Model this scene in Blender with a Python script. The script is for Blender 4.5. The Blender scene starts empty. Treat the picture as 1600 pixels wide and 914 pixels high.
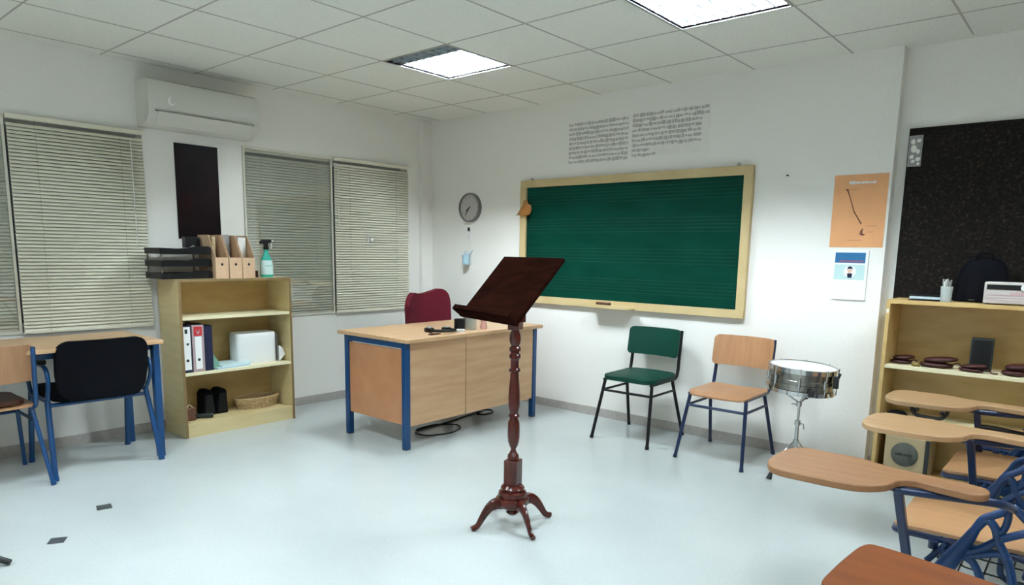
import bpy, bmesh, math, random
from math import pi, sin, cos, radians
from mathutils import Vector, Matrix
random.seed(7)
SC = bpy.context.scene
COL = SC.collection

# ------------------------------------------------------------------ helpers
def lin(c):
    c = c / 255.0
    return c / 12.92 if c <= 0.04045 else ((c + 0.055) / 1.055) ** 2.4
def rgb(r, g, b): return (lin(r), lin(g), lin(b), 1.0)

def mat(name, col, rough=0.5, metal=0.0, noise=0.0, nscale=30.0, bump=0.0, spec=0.5, coat=0.0, stretch=(1, 1, 1), col2=None):
    m = bpy.data.materials.new(name); m.use_nodes = True
    nt = m.node_tree; b = nt.nodes['Principled BSDF']
    b.inputs['Base Color'].default_value = col
    b.inputs['Roughness'].default_value = rough
    b.inputs['Metallic'].default_value = metal
    b.inputs['Specular IOR Level'].default_value = spec
    b.inputs['Coat Weight'].default_value = coat
    tc = nt.nodes.new('ShaderNodeTexCoord'); mp = nt.nodes.new('ShaderNodeMapping')
    mp.inputs['Scale'].default_value = stretch
    nz = nt.nodes.new('ShaderNodeTexNoise'); nz.inputs['Scale'].default_value = nscale
    nz.inputs['Detail'].default_value = 5
    nt.links.new(tc.outputs['Object'], mp.inputs[0]); nt.links.new(mp.outputs[0], nz.inputs['Vector'])
    if noise > 0 or col2:
        cr = nt.nodes.new('ShaderNodeValToRGB')
        cr.color_ramp.elements[0].position = 0.32; cr.color_ramp.elements[1].position = 0.68
        lo = col2 if col2 else tuple(c * (1 - noise) for c in col[:3]) + (1,)
        hi = col if col2 else tuple(min(1, c * (1 + noise * .6)) for c in col[:3]) + (1,)
        cr.color_ramp.elements[0].color = lo; cr.color_ramp.elements[1].color = hi
        nt.links.new(nz.outputs['Fac'], cr.inputs[0]); nt.links.new(cr.outputs[0], b.inputs['Base Color'])
    if bump > 0:
        bp = nt.nodes.new('ShaderNodeBump'); bp.inputs['Strength'].default_value = bump
        bp.inputs['Distance'].default_value = 0.004
        nt.links.new(nz.outputs['Fac'], bp.inputs['Height']); nt.links.new(bp.outputs[0], b.inputs['Normal'])
    return m

M = {}
M['wall'] = mat('wall_paint', rgb(238, 235, 228), 0.75, noise=.03, nscale=120, bump=.25)
M['base'] = mat('baseboard_tile', rgb(176, 170, 164), 0.35, noise=.1, nscale=40)
M['ceil'] = mat('ceiling_tile', rgb(232, 231, 222), 0.9, noise=.10, nscale=160, bump=.3)
M['tbar'] = mat('ceiling_grid', rgb(176, 172, 164), 0.6)
M['beech'] = mat('beech_laminate', rgb(208, 170, 130), 0.38, nscale=4, stretch=(1, .7, 7), col2=rgb(196, 154, 114))
M['beech_top'] = mat('beech_top', rgb(212, 174, 134), 0.35, nscale=5, stretch=(9, 1, 1), col2=rgb(198, 156, 114))
M['maple'] = mat('maple_board', rgb(214, 196, 148), 0.45, nscale=4, stretch=(1, 1, 5), col2=rgb(204, 182, 132))
M['maple_dark'] = mat('shelf_edge_band', rgb(128, 104, 66), 0.5)
M['maple_back'] = mat('shelf_back_board', rgb(196, 164, 104), 0.5, nscale=4, stretch=(1, 1, 4), col2=rgb(182, 148, 90))
M['tan'] = mat('cabinet_board', rgb(206, 174, 116), 0.45, nscale=5, stretch=(1, 1, 4), col2=rgb(192, 158, 98))
M['cream'] = mat('shelf_front_edge', rgb(232, 222, 184), 0.4)
M['blue'] = mat('blue_enamel', rgb(2, 58, 104), 0.3, spec=.5)
M['blue_dark'] = mat('dark_blue_enamel', rgb(10, 30, 66), 0.32)
M['blackm'] = mat('black_enamel', rgb(12, 10, 12), 0.4, spec=.3)
M['blackp'] = mat('black_plastic', rgb(9, 9, 10), 0.4, spec=.3)
M['blackf'] = mat('black_fabric', rgb(7, 8, 13), 0.85, bump=.2, nscale=300, spec=.1)
M['rubber'] = mat('black_rubber', rgb(25, 25, 27), 0.6)
M['greenf'] = mat('green_vinyl', rgb(2, 54, 42), 0.5, spec=.2, noise=.1, nscale=90, bump=.1)
M['ply'] = mat('plywood', rgb(178, 132, 94), 0.4, nscale=5, stretch=(7, 1, 1), col2=rgb(164, 118, 82))
M['plyred'] = mat('reddish_plywood', rgb(112, 58, 18), 0.5, nscale=5, stretch=(1, 6, 1), col2=rgb(98, 48, 14), spec=.15)
M['plyorange'] = mat('orange_plywood', rgb(194, 138, 98), 0.35, nscale=6, stretch=(1, 7, 1), col2=rgb(180, 122, 82))
M['mahog'] = mat('mahogany', rgb(78, 22, 12), 0.2, nscale=6, stretch=(6, 6, 1), col2=rgb(50, 14, 8), coat=.1, spec=.35)
M['walnut'] = mat('dark_walnut', rgb(40, 18, 12), 0.8, spec=.0, nscale=6, stretch=(1, 6, 6), col2=rgb(24, 11, 8))
M['boardframe'] = mat('board_frame_wood', rgb(202, 180, 134), 0.45, nscale=6, stretch=(1, 1, 1), col2=rgb(190, 166, 120))
M['chrome'] = mat('chrome', rgb(200, 200, 200), 0.12, metal=1.0)
M['alu'] = mat('aluminium', rgb(175, 176, 172), 0.35, metal=.8)
M['shell'] = mat('steel_shell', rgb(150, 148, 142), 0.22, metal=1.0, noise=.25, nscale=9)
M['head'] = mat('drum_skin', rgb(232, 238, 240), 0.4)
M['white'] = mat('white_plastic', rgb(228, 228, 222), 0.35)
M['acwhite'] = mat('air_conditioner_plastic', rgb(214, 211, 202), 0.2, spec=.6)
M['acgrey'] = mat('air_conditioner_slot', rgb(96, 92, 84), 0.5)
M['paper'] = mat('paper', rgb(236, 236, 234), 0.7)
M['greypaper'] = mat('grey_paper', rgb(234, 231, 224), 0.8, noise=.03, nscale=20)
M['ink'] = mat('pencil_ink', rgb(150, 147, 144), 0.8, noise=.2, nscale=60)
M['pencil'] = mat('faint_pencil', rgb(184, 180, 175), 0.8, noise=.15, nscale=50)
M['kraft'] = mat('kraft_card', rgb(206, 172, 138), 0.7, noise=.06, nscale=40)
M['slat'] = mat('blind_slat', rgb(222, 218, 198), 0.4, spec=.4)
M['slat2'] = mat('blind_slat_grey', rgb(214, 210, 194), 0.45, spec=.4)
M['cord'] = mat('blind_cord', rgb(150, 145, 120), 0.7)
M['burg'] = mat('burgundy_fabric', rgb(92, 18, 32), 0.8, noise=.12, nscale=60, bump=.15, spec=.2)
M['poster'] = mat('orange_poster', rgb(222, 160, 108), 0.5, noise=.05, nscale=8)
M['posterdark'] = mat('poster_brown_ink', rgb(96, 42, 30), 0.5)
M['darkposter'] = mat('black_poster', rgb(4, 2, 3), 0.35, nscale=5, col2=rgb(24, 4, 5), spec=.12)
M['calblue'] = mat('calendar_blue', rgb(30, 104, 150), 0.5)
M['calteal'] = mat('calendar_pale_teal', rgb(186, 214, 212), 0.5)
M['calred'] = mat('calendar_dull_red', rgb(140, 84, 110), 0.5)
M['skin'] = mat('printed_skin', rgb(226, 190, 168), 0.6)
M['teal'] = mat('teal_plastic', rgb(58, 176, 156), 0.2)
M['label'] = mat('pale_label', rgb(206, 228, 228), 0.4)
M['navy'] = mat('navy_card', rgb(14, 18, 52), 0.45)
M['greyred'] = mat('grey_pink_card', rgb(170, 148, 150), 0.5)
M['red'] = mat('red_print', rgb(190, 40, 46), 0.5)
M['greenpap'] = mat('pale_green_card', rgb(116, 160, 138), 0.6)
M['bluepap'] = mat('pale_blue_paper', rgb(186, 208, 216), 0.6)
M['wicker'] = mat('wicker', rgb(176, 148, 104), 0.7, noise=.3, nscale=60, bump=.6)
M['brown'] = mat('brown_leather', rgb(86, 50, 30), 0.5, noise=.3, nscale=25)
M['castanet'] = mat('dark_red_wood', rgb(54, 16, 12), 0.55, spec=.3, noise=.25, nscale=14)
M['dkgreen'] = mat('dark_green_plastic', rgb(24, 36, 32), 0.5)
M['leaf'] = mat('dry_leaf', rgb(150, 96, 34), 0.6, noise=.3, nscale=14)
M['leafdark'] = mat('dry_leaf_dark', rgb(112, 94, 40), 0.6, noise=.3, nscale=14)
M['clockface'] = mat('clock_face', rgb(178, 174, 170), 0.35)
M['clockrim'] = mat('clock_rim', rgb(120, 118, 116), 0.3, metal=.3)
M['radio'] = mat('radio_cream', rgb(196, 188, 182), 0.4)
M['pink'] = mat('pinkish_print', rgb(196, 160, 162), 0.6)
M['darksq'] = mat('dark_floor_patch', rgb(62, 66, 68), 0.5)
M['cloth'] = mat('speaker_grille', rgb(82, 84, 76), 0.7, noise=.2, nscale=80)
M['beige'] = mat('beige_box', rgb(176, 156, 120), 0.5)
M['pinkskin'] = mat('pink_plastic', rgb(224, 176, 168), 0.4)
M['paleblue'] = mat('pale_blue_plastic', rgb(170, 200, 214), 0.4)

def floor_mat():
    m = mat('floor_terrazzo', rgb(206, 206, 200), 0.24, spec=.4); nt = m.node_tree
    b = nt.nodes['Principled BSDF']
    tc = nt.nodes.new('ShaderNodeTexCoord')
    n1 = nt.nodes.new('ShaderNodeTexNoise'); n1.inputs['Scale'].default_value = 2.2; n1.inputs['Detail'].default_value = 6
    n2 = nt.nodes.new('ShaderNodeTexNoise'); n2.inputs['Scale'].default_value = 90
    r = nt.nodes.new('ShaderNodeValToRGB')
    r.color_ramp.elements[0].color = rgb(182, 188, 186); r.color_ramp.elements[1].color = rgb(196, 202, 199)
    r2 = nt.nodes.new('ShaderNodeValToRGB')
    r2.color_ramp.elements[0].position = .35; r2.color_ramp.elements[0].color = (.95, .955, .955, 1)
    r2.color_ramp.elements[1].position = .6; r2.color_ramp.elements[1].color = (1, 1, 1, 1)
    br = nt.nodes.new('ShaderNodeTexBrick'); br.offset = 0
    br.inputs['Scale'].default_value = 1.0; br.inputs['Brick Width'].default_value = .4; br.inputs['Row Height'].default_value = .4
    br.inputs['Mortar Size'].default_value = .0014
    br.inputs['Color1'].default_value = (1, 1, 1, 1); br.inputs['Color2'].default_value = (1, 1, 1, 1); br.inputs['Mortar'].default_value = (.93, .94, .94, 1)
    mx = nt.nodes.new('ShaderNodeMix'); mx.data_type = 'RGBA'; mx.blend_type = 'MULTIPLY'; mx.inputs[0].default_value = 1
    mx2 = nt.nodes.new('ShaderNodeMix'); mx2.data_type = 'RGBA'; mx2.blend_type = 'MULTIPLY'; mx2.inputs[0].default_value = 1
    L = nt.links.new
    L(tc.outputs['Object'], n1.inputs[0]); L(tc.outputs['Object'], n2.inputs[0]); L(tc.outputs['Object'], br.inputs[0])
    L(n1.outputs['Fac'], r.inputs[0]); L(n2.outputs['Fac'], r2.inputs[0])
    L(r.outputs[0], mx.inputs[6]); L(r2.outputs[0], mx.inputs[7]); L(mx.outputs[2], mx2.inputs[6]); L(br.outputs[0], mx2.inputs[7])
    L(mx2.outputs[2], b.inputs['Base Color'])
    return m
M['floor'] = floor_mat()

def cork_mat():
    m = mat('dark_pin_board', rgb(26, 20, 16), 0.9, spec=.2); nt = m.node_tree; b = nt.nodes['Principled BSDF']
    tc = nt.nodes.new('ShaderNodeTexCoord')
    n = nt.nodes.new('ShaderNodeTexNoise'); n.inputs['Scale'].default_value = 60; n.inputs['Detail'].default_value = 9; n.inputs['Roughness'].default_value = .75
    r = nt.nodes.new('ShaderNodeValToRGB'); e = r.color_ramp.elements
    e[0].position = .42; e[0].color = rgb(10, 8, 6); e[1].position = .80; e[1].color = rgb(84, 70, 54)
    x = r.color_ramp.elements.new(.55); x.color = rgb(24, 18, 14)
    nt.links.new(tc.outputs['Object'], n.inputs[0]); nt.links.new(n.outputs['Fac'], r.inputs[0]); nt.links.new(r.outputs[0], b.inputs['Base Color'])
    return m
M['cork'] = cork_mat()

def board_mat():
    m = mat('green_chalkboard', rgb(12, 66, 52), 0.45, spec=.05); nt = m.node_tree; b = nt.nodes['Principled BSDF']
    tc = nt.nodes.new('ShaderNodeTexCoord')
    n = nt.nodes.new('ShaderNodeTexNoise'); n.inputs['Scale'].default_value = 3; n.inputs['Detail'].default_value = 8
    mp = nt.nodes.new('ShaderNodeMapping'); mp.inputs['Scale'].default_value = (1, 1, 3)
    r = nt.nodes.new('ShaderNodeValToRGB'); e = r.color_ramp.elements
    e[0].position = .3; e[0].color = rgb(3, 44, 34); e[1].position = .75; e[1].color = rgb(8, 56, 44)
    nt.links.new(tc.outputs['Object'], mp.inputs[0]); nt.links.new(mp.outputs[0], n.inputs[0]); nt.links.new(n.outputs['Fac'], r.inputs[0]); nt.links.new(r.outputs[0], b.inputs['Base Color'])
    return m
M['board'] = board_mat()
M['chalk'] = mat('chalk_stave_line', rgb(13, 60, 49), 0.8)

def emis(name, col, s):
    m = bpy.data.materials.new(name); m.use_nodes = True; nt = m.node_tree; nt.nodes.clear()
    e = nt.nodes.new('ShaderNodeEmission'); e.inputs[0].default_value = col; e.inputs[1].default_value = s
    o = nt.nodes.new('ShaderNodeOutputMaterial'); nt.links.new(e.outputs[0], o.inputs[0]); return m
M['tube'] = emis('fluorescent_tube', (.83, .95, 1.03, 1), 215.0)
M['tube_strong'] = emis('strong_fluorescent_tube', (.83, .95, 1.03, 1), 315.0)
M['tube_new'] = emis('new_fluorescent_tube', (.83, .95, 1.03, 1), 560.0)
M['tube_off'] = mat('dark_tube', rgb(150, 140, 132), .4)
M['louvre'] = mat('louvre_metal', rgb(205, 215, 222), .3, metal=.6)
M['housing'] = mat('lamp_housing', rgb(170, 172, 172), .5)

def glass():
    m = bpy.data.materials.new('window_glass'); m.use_nodes = True; nt = m.node_tree; nt.nodes.clear()
    t = nt.nodes.new('ShaderNodeBsdfTransparent'); t.inputs[0].default_value = (.95, .96, .95, 1)
    g = nt.nodes.new('ShaderNodeBsdfGlossy'); g.inputs['Roughness'].default_value = .02
    lw = nt.nodes.new('ShaderNodeLayerWeight'); p = nt.nodes.new('ShaderNodeMath'); p.operation = 'POWER'; p.inputs[1].default_value = 4.0
    f = nt.nodes.new('ShaderNodeMath'); f.operation = 'MULTIPLY_ADD'; f.inputs[1].default_value = .9; f.inputs[2].default_value = .09; f.use_clamp = True
    nt.links.new(lw.outputs['Facing'], p.inputs[0]); nt.links.new(p.outputs[0], f.inputs[0])
    mx = nt.nodes.new('ShaderNodeMixShader'); o = nt.nodes.new('ShaderNodeOutputMaterial')
    nt.links.new(f.outputs[0], mx.inputs[0]); nt.links.new(t.outputs[0], mx.inputs[1]); nt.links.new(g.outputs[0], mx.inputs[2]); nt.links.new(mx.outputs[0], o.inputs[0])
    return m
M['glass'] = glass()
M['clear'] = mat('clear_plastic', rgb(232, 240, 238), .12)
def clear():
    nt = M['clear'].node_tree; b = nt.nodes['Principled BSDF']; o = nt.nodes['Material Output']
    t = nt.nodes.new('ShaderNodeBsdfTransparent'); t.inputs[0].default_value = (.95, .97, .96, 1)
    mx = nt.nodes.new('ShaderNodeMixShader'); mx.inputs[0].default_value = .38
    nt.links.new(t.outputs[0], mx.inputs[1]); nt.links.new(b.outputs[0], mx.inputs[2]); nt.links.new(mx.outputs[0], o.inputs['Surface'])
clear()
M['tabwood'] = mat('tablet_wood', rgb(142, 102, 68), 0.45, nscale=6, stretch=(1, 7, 1), col2=rgb(130, 90, 58), spec=.35)
M['seatwood'] = mat('seat_wood', rgb(182, 138, 96), 0.42, nscale=5, stretch=(1, 7, 1), col2=rgb(170, 126, 86))
M['blue_frame'] = mat('deep_blue_frame', rgb(0, 44, 88), 0.32)
M['captions'] = mat('faded_caption_ink', rgb(190, 132, 92), .6)
M['plypale'] = mat('pale_plywood', rgb(192, 154, 112), 0.4, nscale=5, stretch=(1, 7, 1), col2=rgb(180, 142, 102))

class G:
    """collects boxes, tubes, lathes and prisms into one mesh"""
    def __init__(s): s.v = []; s.f = []
    def add(s, vs, fs):
        n = len(s.v); s.v += [tuple(v) for v in vs]; s.f += [tuple(i + n for i in f) for f in fs]; return s
    def box(s, x0, x1, y0, y1, z0, z1, mx=None):
        vs = [Vector((x, y, z)) for z in (z0, z1) for y in (y0, y1) for x in (x0, x1)]
        if mx: vs = [mx @ v for v in vs]
        return s.add(vs, [(0, 2, 3, 1), (4, 5, 7, 6), (0, 1, 5, 4), (1, 3, 7, 5), (3, 2, 6, 7), (2, 0, 4, 6)])
    def tube(s, pts, r, n=10, closed=False, cap=True, flat=None):
        pts = [Vector(p) for p in pts]; m = len(pts)
        rs = r if isinstance(r, (list, tuple)) else [r] * m
        T = []
        for i in range(m):
            a = pts[(i - 1) % m] if (i > 0 or closed) else pts[i]
            b = pts[(i + 1) % m] if (i < m - 1 or closed) else pts[i]
            T.append((b - a).normalized())
        up = Vector((0, 0, 1)) if abs(T[0].z) < .9 else Vector((1, 0, 0))
        N = (up - T[0] * up.dot(T[0])).normalized(); vs = []
        for i in range(m):
            N = (N - T[i] * N.dot(T[i])).normalized(); B = T[i].cross(N)
            for k in range(n):
                a = 2 * pi * k / n
                vs.append(pts[i] + (N * cos(a) + B * sin(a)) * rs[i])
        fs = []
        for i in range(m if closed else m - 1):
            j = (i + 1) % m
            for k in range(n):
                l = (k + 1) % n; fs.append((i * n + k, i * n + l, j * n + l, j * n + k))
        if not closed and cap:
            fs.append(tuple(range(n - 1, -1, -1))); fs.append(tuple((m - 1) * n + k for k in range(n)))
        return s.add(vs, fs)
    def sqtube(s, pts, w, h=None):
        """square section bar between two points"""
        a, b = Vector(pts[0]), Vector(pts[1]); h = h or w
        t = (b - a).normalized(); up = Vector((0, 1, 0)) if abs(t.y) < .8 else Vector((0, 0, 1))
        n = (up - t * up.dot(t)).normalized(); q = t.cross(n)
        vs = [p + n * i * w / 2 + q * j * h / 2 for p in (a, b) for i, j in ((-1, -1), (1, -1), (1, 1), (-1, 1))]
        return s.add(vs, [(3, 2, 1, 0), (4, 5, 6, 7), (0, 1, 5, 4), (1, 2, 6, 5), (2, 3, 7, 6), (3, 0, 4, 7)])
    def lathe(s, prof, n=28, c=(0, 0, 0), mx=None):
        vs = []; fs = []
        for r, z in prof:
            for k in range(n):
                a = 2 * pi * k / n; vs.append(Vector((r * cos(a), r * sin(a), z)))
        for i in range(len(prof) - 1):
            for k in range(n):
                l = (k + 1) % n; fs.append((i * n + k, i * n + l, (i + 1) * n + l, (i + 1) * n + k))
        if prof[0][0] > 1e-5: fs.append(tuple(range(n - 1, -1, -1)))
        if prof[-1][0] > 1e-5: fs.append(tuple((len(prof) - 1) * n + k for k in range(n)))
        if mx: vs = [mx @ v for v in vs]
        return s.add([v + Vector(c) for v in vs], fs)
    def prism(s, poly, z0, z1, axis='z', mx=None):
        def P(a, b, c): return Vector((a, b, c)) if axis == 'z' else (Vector((a, c, b)) if axis == 'y' else Vector((c, a, b)))
        n = len(poly); vs = [P(x, y, z0) for x, y in poly] + [P(x, y, z1) for x, y in poly]
        if mx: vs = [mx @ v for v in vs]
        fs = [tuple(range(n - 1, -1, -1)), tuple(range(n, 2 * n))] + [(i, (i + 1) % n, n + (i + 1) % n, n + i) for i in range(n)]
        return s.add(vs, fs)
    def panel(s, w, h, t, r, fn, nu=14, nv=14):
        """rounded rectangle w x h, thickness t, corner radius r, mapped by fn(x, y, side) -> Vector"""
        ys = [-h / 2 + r * (1 - cos(a * pi / 12)) for a in range(0, 7)]
        mid = [(-h / 2 + r) + (h - 2 * r) * i / (nv - 6) for i in range(1, nv - 6)]
        ys = ys + mid + [-y for y in reversed(ys)]
        g = []
        for y in ys:
            d = max(0, abs(y) - (h / 2 - r)); hw = w / 2 - r + math.sqrt(max(0, r * r - d * d))
            g.append([(hw * (2 * i / nu - 1), y) for i in range(nu + 1)])
        R = len(g); C = nu + 1; vs = []
        for sd in (0, 1):
            for row in g:
                for x, y in row: vs.append(fn(x, y, sd * t))
        fs = []; o = R * C
        for i in range(R - 1):
            for j in range(C - 1):
                a = i * C + j; fs.append((a, a + 1, a + C + 1, a + C)); fs.append((o + a, o + a + C, o + a + C + 1, o + a + 1))
        ring = [j for j in range(C)] + [i * C + C - 1 for i in range(1, R)] + [(R - 1) * C + j for j in range(C - 2, -1, -1)] + [i * C for i in range(R - 2, 0, -1)]
        for i in range(len(ring)):
            a, b = ring[i], ring[(i + 1) % len(ring)]; fs.append((a, o + a, o + b, b))
        return s.add(vs, fs)

def obj(name, g, m, parent=None, bevel=0.0, smooth=True, label=None, loc=None):
    me = bpy.data.meshes.new(name); me.from_pydata(g.v, [], g.f); me.validate()
    bm = bmesh.new(); bm.from_mesh(me); bmesh.ops.remove_doubles(bm, verts=bm.verts, dist=1e-6)
    bmesh.ops.recalc_face_normals(bm, faces=bm.faces); bm.to_mesh(me); bm.free()
    me.materials.append(M[m] if isinstance(m, str) else m)
    if smooth:
        me.shade_smooth(); me.set_sharp_from_angle(angle=radians(38))
    o = bpy.data.objects.new(name, me); COL.objects.link(o)
    if parent: o.parent = parent
    if loc: o.location = loc
    if bevel:
        b = o.modifiers.new('edge', 'BEVEL'); b.width = bevel; b.segments = 2; b.limit_method = 'ANGLE'; b.angle_limit = radians(50)
    if label: o['label'] = label
    return o
def tag(o, label, cat, group=None):
    o['label'] = label; o['category'] = cat
    if group: o['group'] = group
    return o
def thing(name, label, cat, loc=(0, 0, 0), rz=0, group=None):
    o = bpy.data.objects.new(name, None); COL.objects.link(o); o.empty_display_size = .1
    o.location = loc; o.rotation_euler = (0, 0, rz); return tag(o, label, cat, group)
def struct(name, g, m, parent=None, **k):
    o = obj(name, g, m, parent, **k)
    if not parent: o['kind'] = 'structure'
    return o
def dup(root, loc, rz, label):
    r = root.copy(); COL.objects.link(r); r.location = loc; r.rotation_euler = (0, 0, rz); r['label'] = label
    for ch in list(root.children):
        c = ch.copy(); COL.objects.link(c); c.parent = r
        for g in ch.children:
            d = g.copy(); COL.objects.link(d); d.parent = c
    return r
def smoothpath(pts, k=4, closed=False):
    pts = [Vector(p) for p in pts]; n = len(pts); out = []
    R = range(n if closed else n - 1)
    for i in R:
        g = (lambda j: pts[j % n]) if closed else (lambda j: pts[max(0, min(n - 1, j))])
        p0, p1, p2, p3 = g(i - 1), g(i), g(i + 1), g(i + 2)
        for s in range(k):
            t = s / k
            out.append(.5 * ((2 * p1) + (p2 - p0) * t + (2 * p0 - 5 * p1 + 4 * p2 - p3) * t * t + (3 * p1 - p0 - 3 * p2 + p3) * t ** 3))
    if not closed: out.append(pts[-1])
    return out

# ------------------------------------------------------------------ room shell
H = 2.508; XR = 7.4; YB = -6.8
WZ0, WZ1 = .755, 2.06
struct('floor', G().box(-.25, XR + .15, YB - .15, .35, -.12, 0), 'floor', smooth=False)
W1 = (-4.16, -2.60); W2 = (-1.89, -.275)
g = G()
g.box(-.2, 0, YB, .07, -.0, WZ0); g.box(-.2, 0, YB, .07, WZ1, H + .1)
g.box(-.2, 0, YB, W1[0], WZ0, WZ1); g.box(-.2, 0, W1[1], W2[0], WZ0, WZ1); g.box(-.2, 0, W2[1], .07, WZ0, WZ1)
g.box(-.0, .045, -.13, 0.0, 0, H)                       # narrow boxed pipe in the corner
struct('wall_left', g, 'wall', smooth=False)
g = G(); g.box(-.2, 4.008, 0, .22, 0, H + .1); g.box(3.70, 4.008, -.012, .0, 0, H - .0)
g.box(4.008, XR + .15, .07, .22, 0, H + .1)
struct('wall_front', g, 'wall', smooth=False)
struct('wall_right', G().box(XR, XR + .15, YB, .07, 0, H + .1), 'wall', smooth=False)
struct('wall_back', G().box(-.2, XR + .15, YB - .15, YB, 0, H + .1), 'wall', smooth=False)
struct('baseboard_left', G().box(0, .012, YB, -.13, 0, .068), 'base', bevel=.002)
struct('baseboard_front', G().box(.045, 3.70, -.012, 0, 0, .068).box(3.70, 4.008, -.024, -.012, 0, .068).box(4.008, XR, .058, .07, 0, .068), 'base')

GX, GY, T = 1.3328, -1.0215, .6
lights = [(0, 0), (3, 0), (6, 0), (0, 4), (3, 4), (6, 4), (0, 7), (3, 7), (6, 7)]
litcells = set(lights)
g = G()
for i in range(-3, 11):
    for j in range(-2, 10):
        if (i, j) in litcells: continue
        x0, x1 = max(-.02, GX + T * i), min(XR + .02, GX + T * (i + 1)); y1, y0 = min(.1, GY - T * j), max(YB - .02, GY - T * (j + 1))
        if x1 - x0 < .01 or y1 - y0 < .01: continue
        g.box(x0, x1, y0, y1, H, H + .015)
ce = struct('ceiling', g, 'ceil', smooth=False)
g = G()
for i in range(-2, 11):
    x = GX + T * i
    if 0 < x < XR: g.box(x - .0045, x + .0045, YB, 0, H - .0018, H + .001)
for j in range(-1, 10):
    y = GY - T * j
    if YB < y < 0: g.box(0, XR, y - .0045, y + .0045, H - .0018, H + .001)
struct('ceiling_grid', g, 'tbar', parent=ce, smooth=False)

# ceiling lights (600 mm recessed louvred fluorescent fittings)
def louver_mesh():
    g = G(); n = 8; w = .575; s = w / n
    for k in range(1, n):
        c = -w / 2 + s * k
        g.box(c - .0035, c + .0035, -w / 2, w / 2, .006, .022)
    for k in range(1, n):
        c = -w / 2 + s * k
        g.box(-w / 2, w / 2, c - .0035, c + .0035, .0065, .044)
    return g
def make_light(off, lit='tube_strong'):
    t = thing('ceiling_light', 'x', 'ceiling light', (0, 0, 0), 0, 'recessed ceiling lights')
    g = G(); o = .299; i = .288
    g.box(-o, o, -o, -i, -.004, .012).box(-o, o, i, o, -.004, .012).box(-o, -i, -i, i, -.004, .012).box(i, o, -i, i, -.004, .012)
    obj('frame', g, 'alu', t, smooth=False)
    g = G(); g.box(-i, i, -i, i, .095, .10).box(-i - .003, -i, -i, i, .0, .10).box(i, i + .003, -i, i, 0, .10).box(-i, i, -i - .003, -i, 0, .10).box(-i, i, i, i + .003, 0, .10)
    obj('housing', g, 'housing', t, smooth=False)
    obj('louvre', louver_mesh(), 'louvre', t, smooth=False)
    for k in range(3):
        y = -.144 + .144 * k
        obj('added_lane_fin', G().prism([(y - .004, .034), (y + .004, .034), (y + .022, .094), (y - .022, .094)], -i, i, 'x'), 'housing', t, smooth=False)  # fins added to shade the unlit tube's lane from its neighbours
    for k in range(4):
        y = -.216 + .144 * k
        g = G().tube([(-.27, y, .068), (.27, y, .068)], .013, 10)
        obj('tube', g, ('tube_off' if k == 0 else 'tube_new') if off else lit, t)
    return t
first = make_light(True)
first.location = (GX + .3, GY - .3, H); first['label'] = 'square ceiling light nearer the corner, its camera-side strip dark'
second = make_light(False)
second.location = (GX + T * 3.5, GY - .3, H); second['label'] = 'fully lit square louvred ceiling light at the top edge of the photo'
third = None
for (i, j) in lights[2:]:
    if third is None:
        third = make_light(False, 'tube'); third.location = (GX + T * (i + .5), GY - T * (j + .5), H)
        third['label'] = 'square louvred ceiling light outside the photo, over the rest of the room'; continue
    dup(third, (GX + T * (i + .5), GY - T * (j + .5), H), 0, 'square louvred ceiling light outside the photo, over the rest of the room')

# windows
def window(name, y0, y1, ym):
    g = G()
    g.box(-.16, -.10, y0, y1, WZ0, WZ0 + .05).box(-.16, -.10, y0, y1, WZ1 - .05, WZ1)
    for y in (y0, ym - .025, y1 - .05): g.box(-.16, -.10, y, y + .05, WZ0 + .05, WZ1 - .05)
    w = struct(name, g, 'alu', bevel=.002)
    obj('pane', G().box(-.135, -.13, y0 + .05, y1 - .05, WZ0 + .05, WZ1 - .05), 'glass', w, smooth=False)
    g = G().box(-.006, .010, y0, ym, WZ0, WZ0 + .018).box(-.006, .010, y0, ym, WZ1 - .018, WZ1).box(-.006, .010, y0, y0 + .015, WZ0 + .018, WZ1 - .018).box(-.006, .010, ym - .014, ym, WZ0 + .018, WZ1 - .018)
    obj('inner_sash', g, 'slat2', w, bevel=.001)
    obj('inner_pane', G().box(0, .004, y0 + .015, ym - .014, WZ0 + .018, WZ1 - .018), 'glass', w, smooth=False)
window('window_1', W1[0], W1[1], -3.375)
window('window_2', W2[0], W2[1], -1.10)

def blind(y0, y1, x, z0, z1, label, m, tilt=64):
    t = thing('venetian_blind', label, 'blind', (x, (y0 + y1) / 2, z0), 0, 'venetian blinds at the windows')
    L = (y1 - y0) / 2; hh = z1 - z0
    obj('head_rail', G().box(-.013, .013, -L, L, hh - .028, hh), m, t, bevel=.002)
    obj('bottom_rail', G().box(-.010, .010, -L, L, 0, .014), m, t, bevel=.002)
    g = G(); n = int((hh - .05) / .0215); a = radians(tilt)
    for k in range(n):
        z = .024 + k * .0215; prev = None; vs = []
        for q in range(4):
            u = -.0125 + .025 * q / 3; bow = .0022 * (1 - (u / .0125) ** 2)
            dx = u * cos(a) + bow * sin(a); dz = -u * sin(a) + bow * cos(a)
            vs += [(dx, -L + .003, z + dz), (dx, L - .003, z + dz)]
        n0 = len(vs); vs2 = [(p[0] - .0005, p[1], p[2] - .0004) for p in vs]
        fs = [(i * 2, i * 2 + 1, i * 2 + 3, i * 2 + 2) for i in range(3)] + [(n0 + i * 2, n0 + i * 2 + 2, n0 + i * 2 + 3, n0 + i * 2 + 1) for i in range(3)]
        g.add(vs + vs2, fs)
    obj('slats', g, m, t)
    for s in (-1, 1):
        obj('ladder_cord', G().tube([(.013, s * L * .62, .01), (.013, s * L * .62, hh - .02)], .0009, 5), 'cord', t)
    return t
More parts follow.
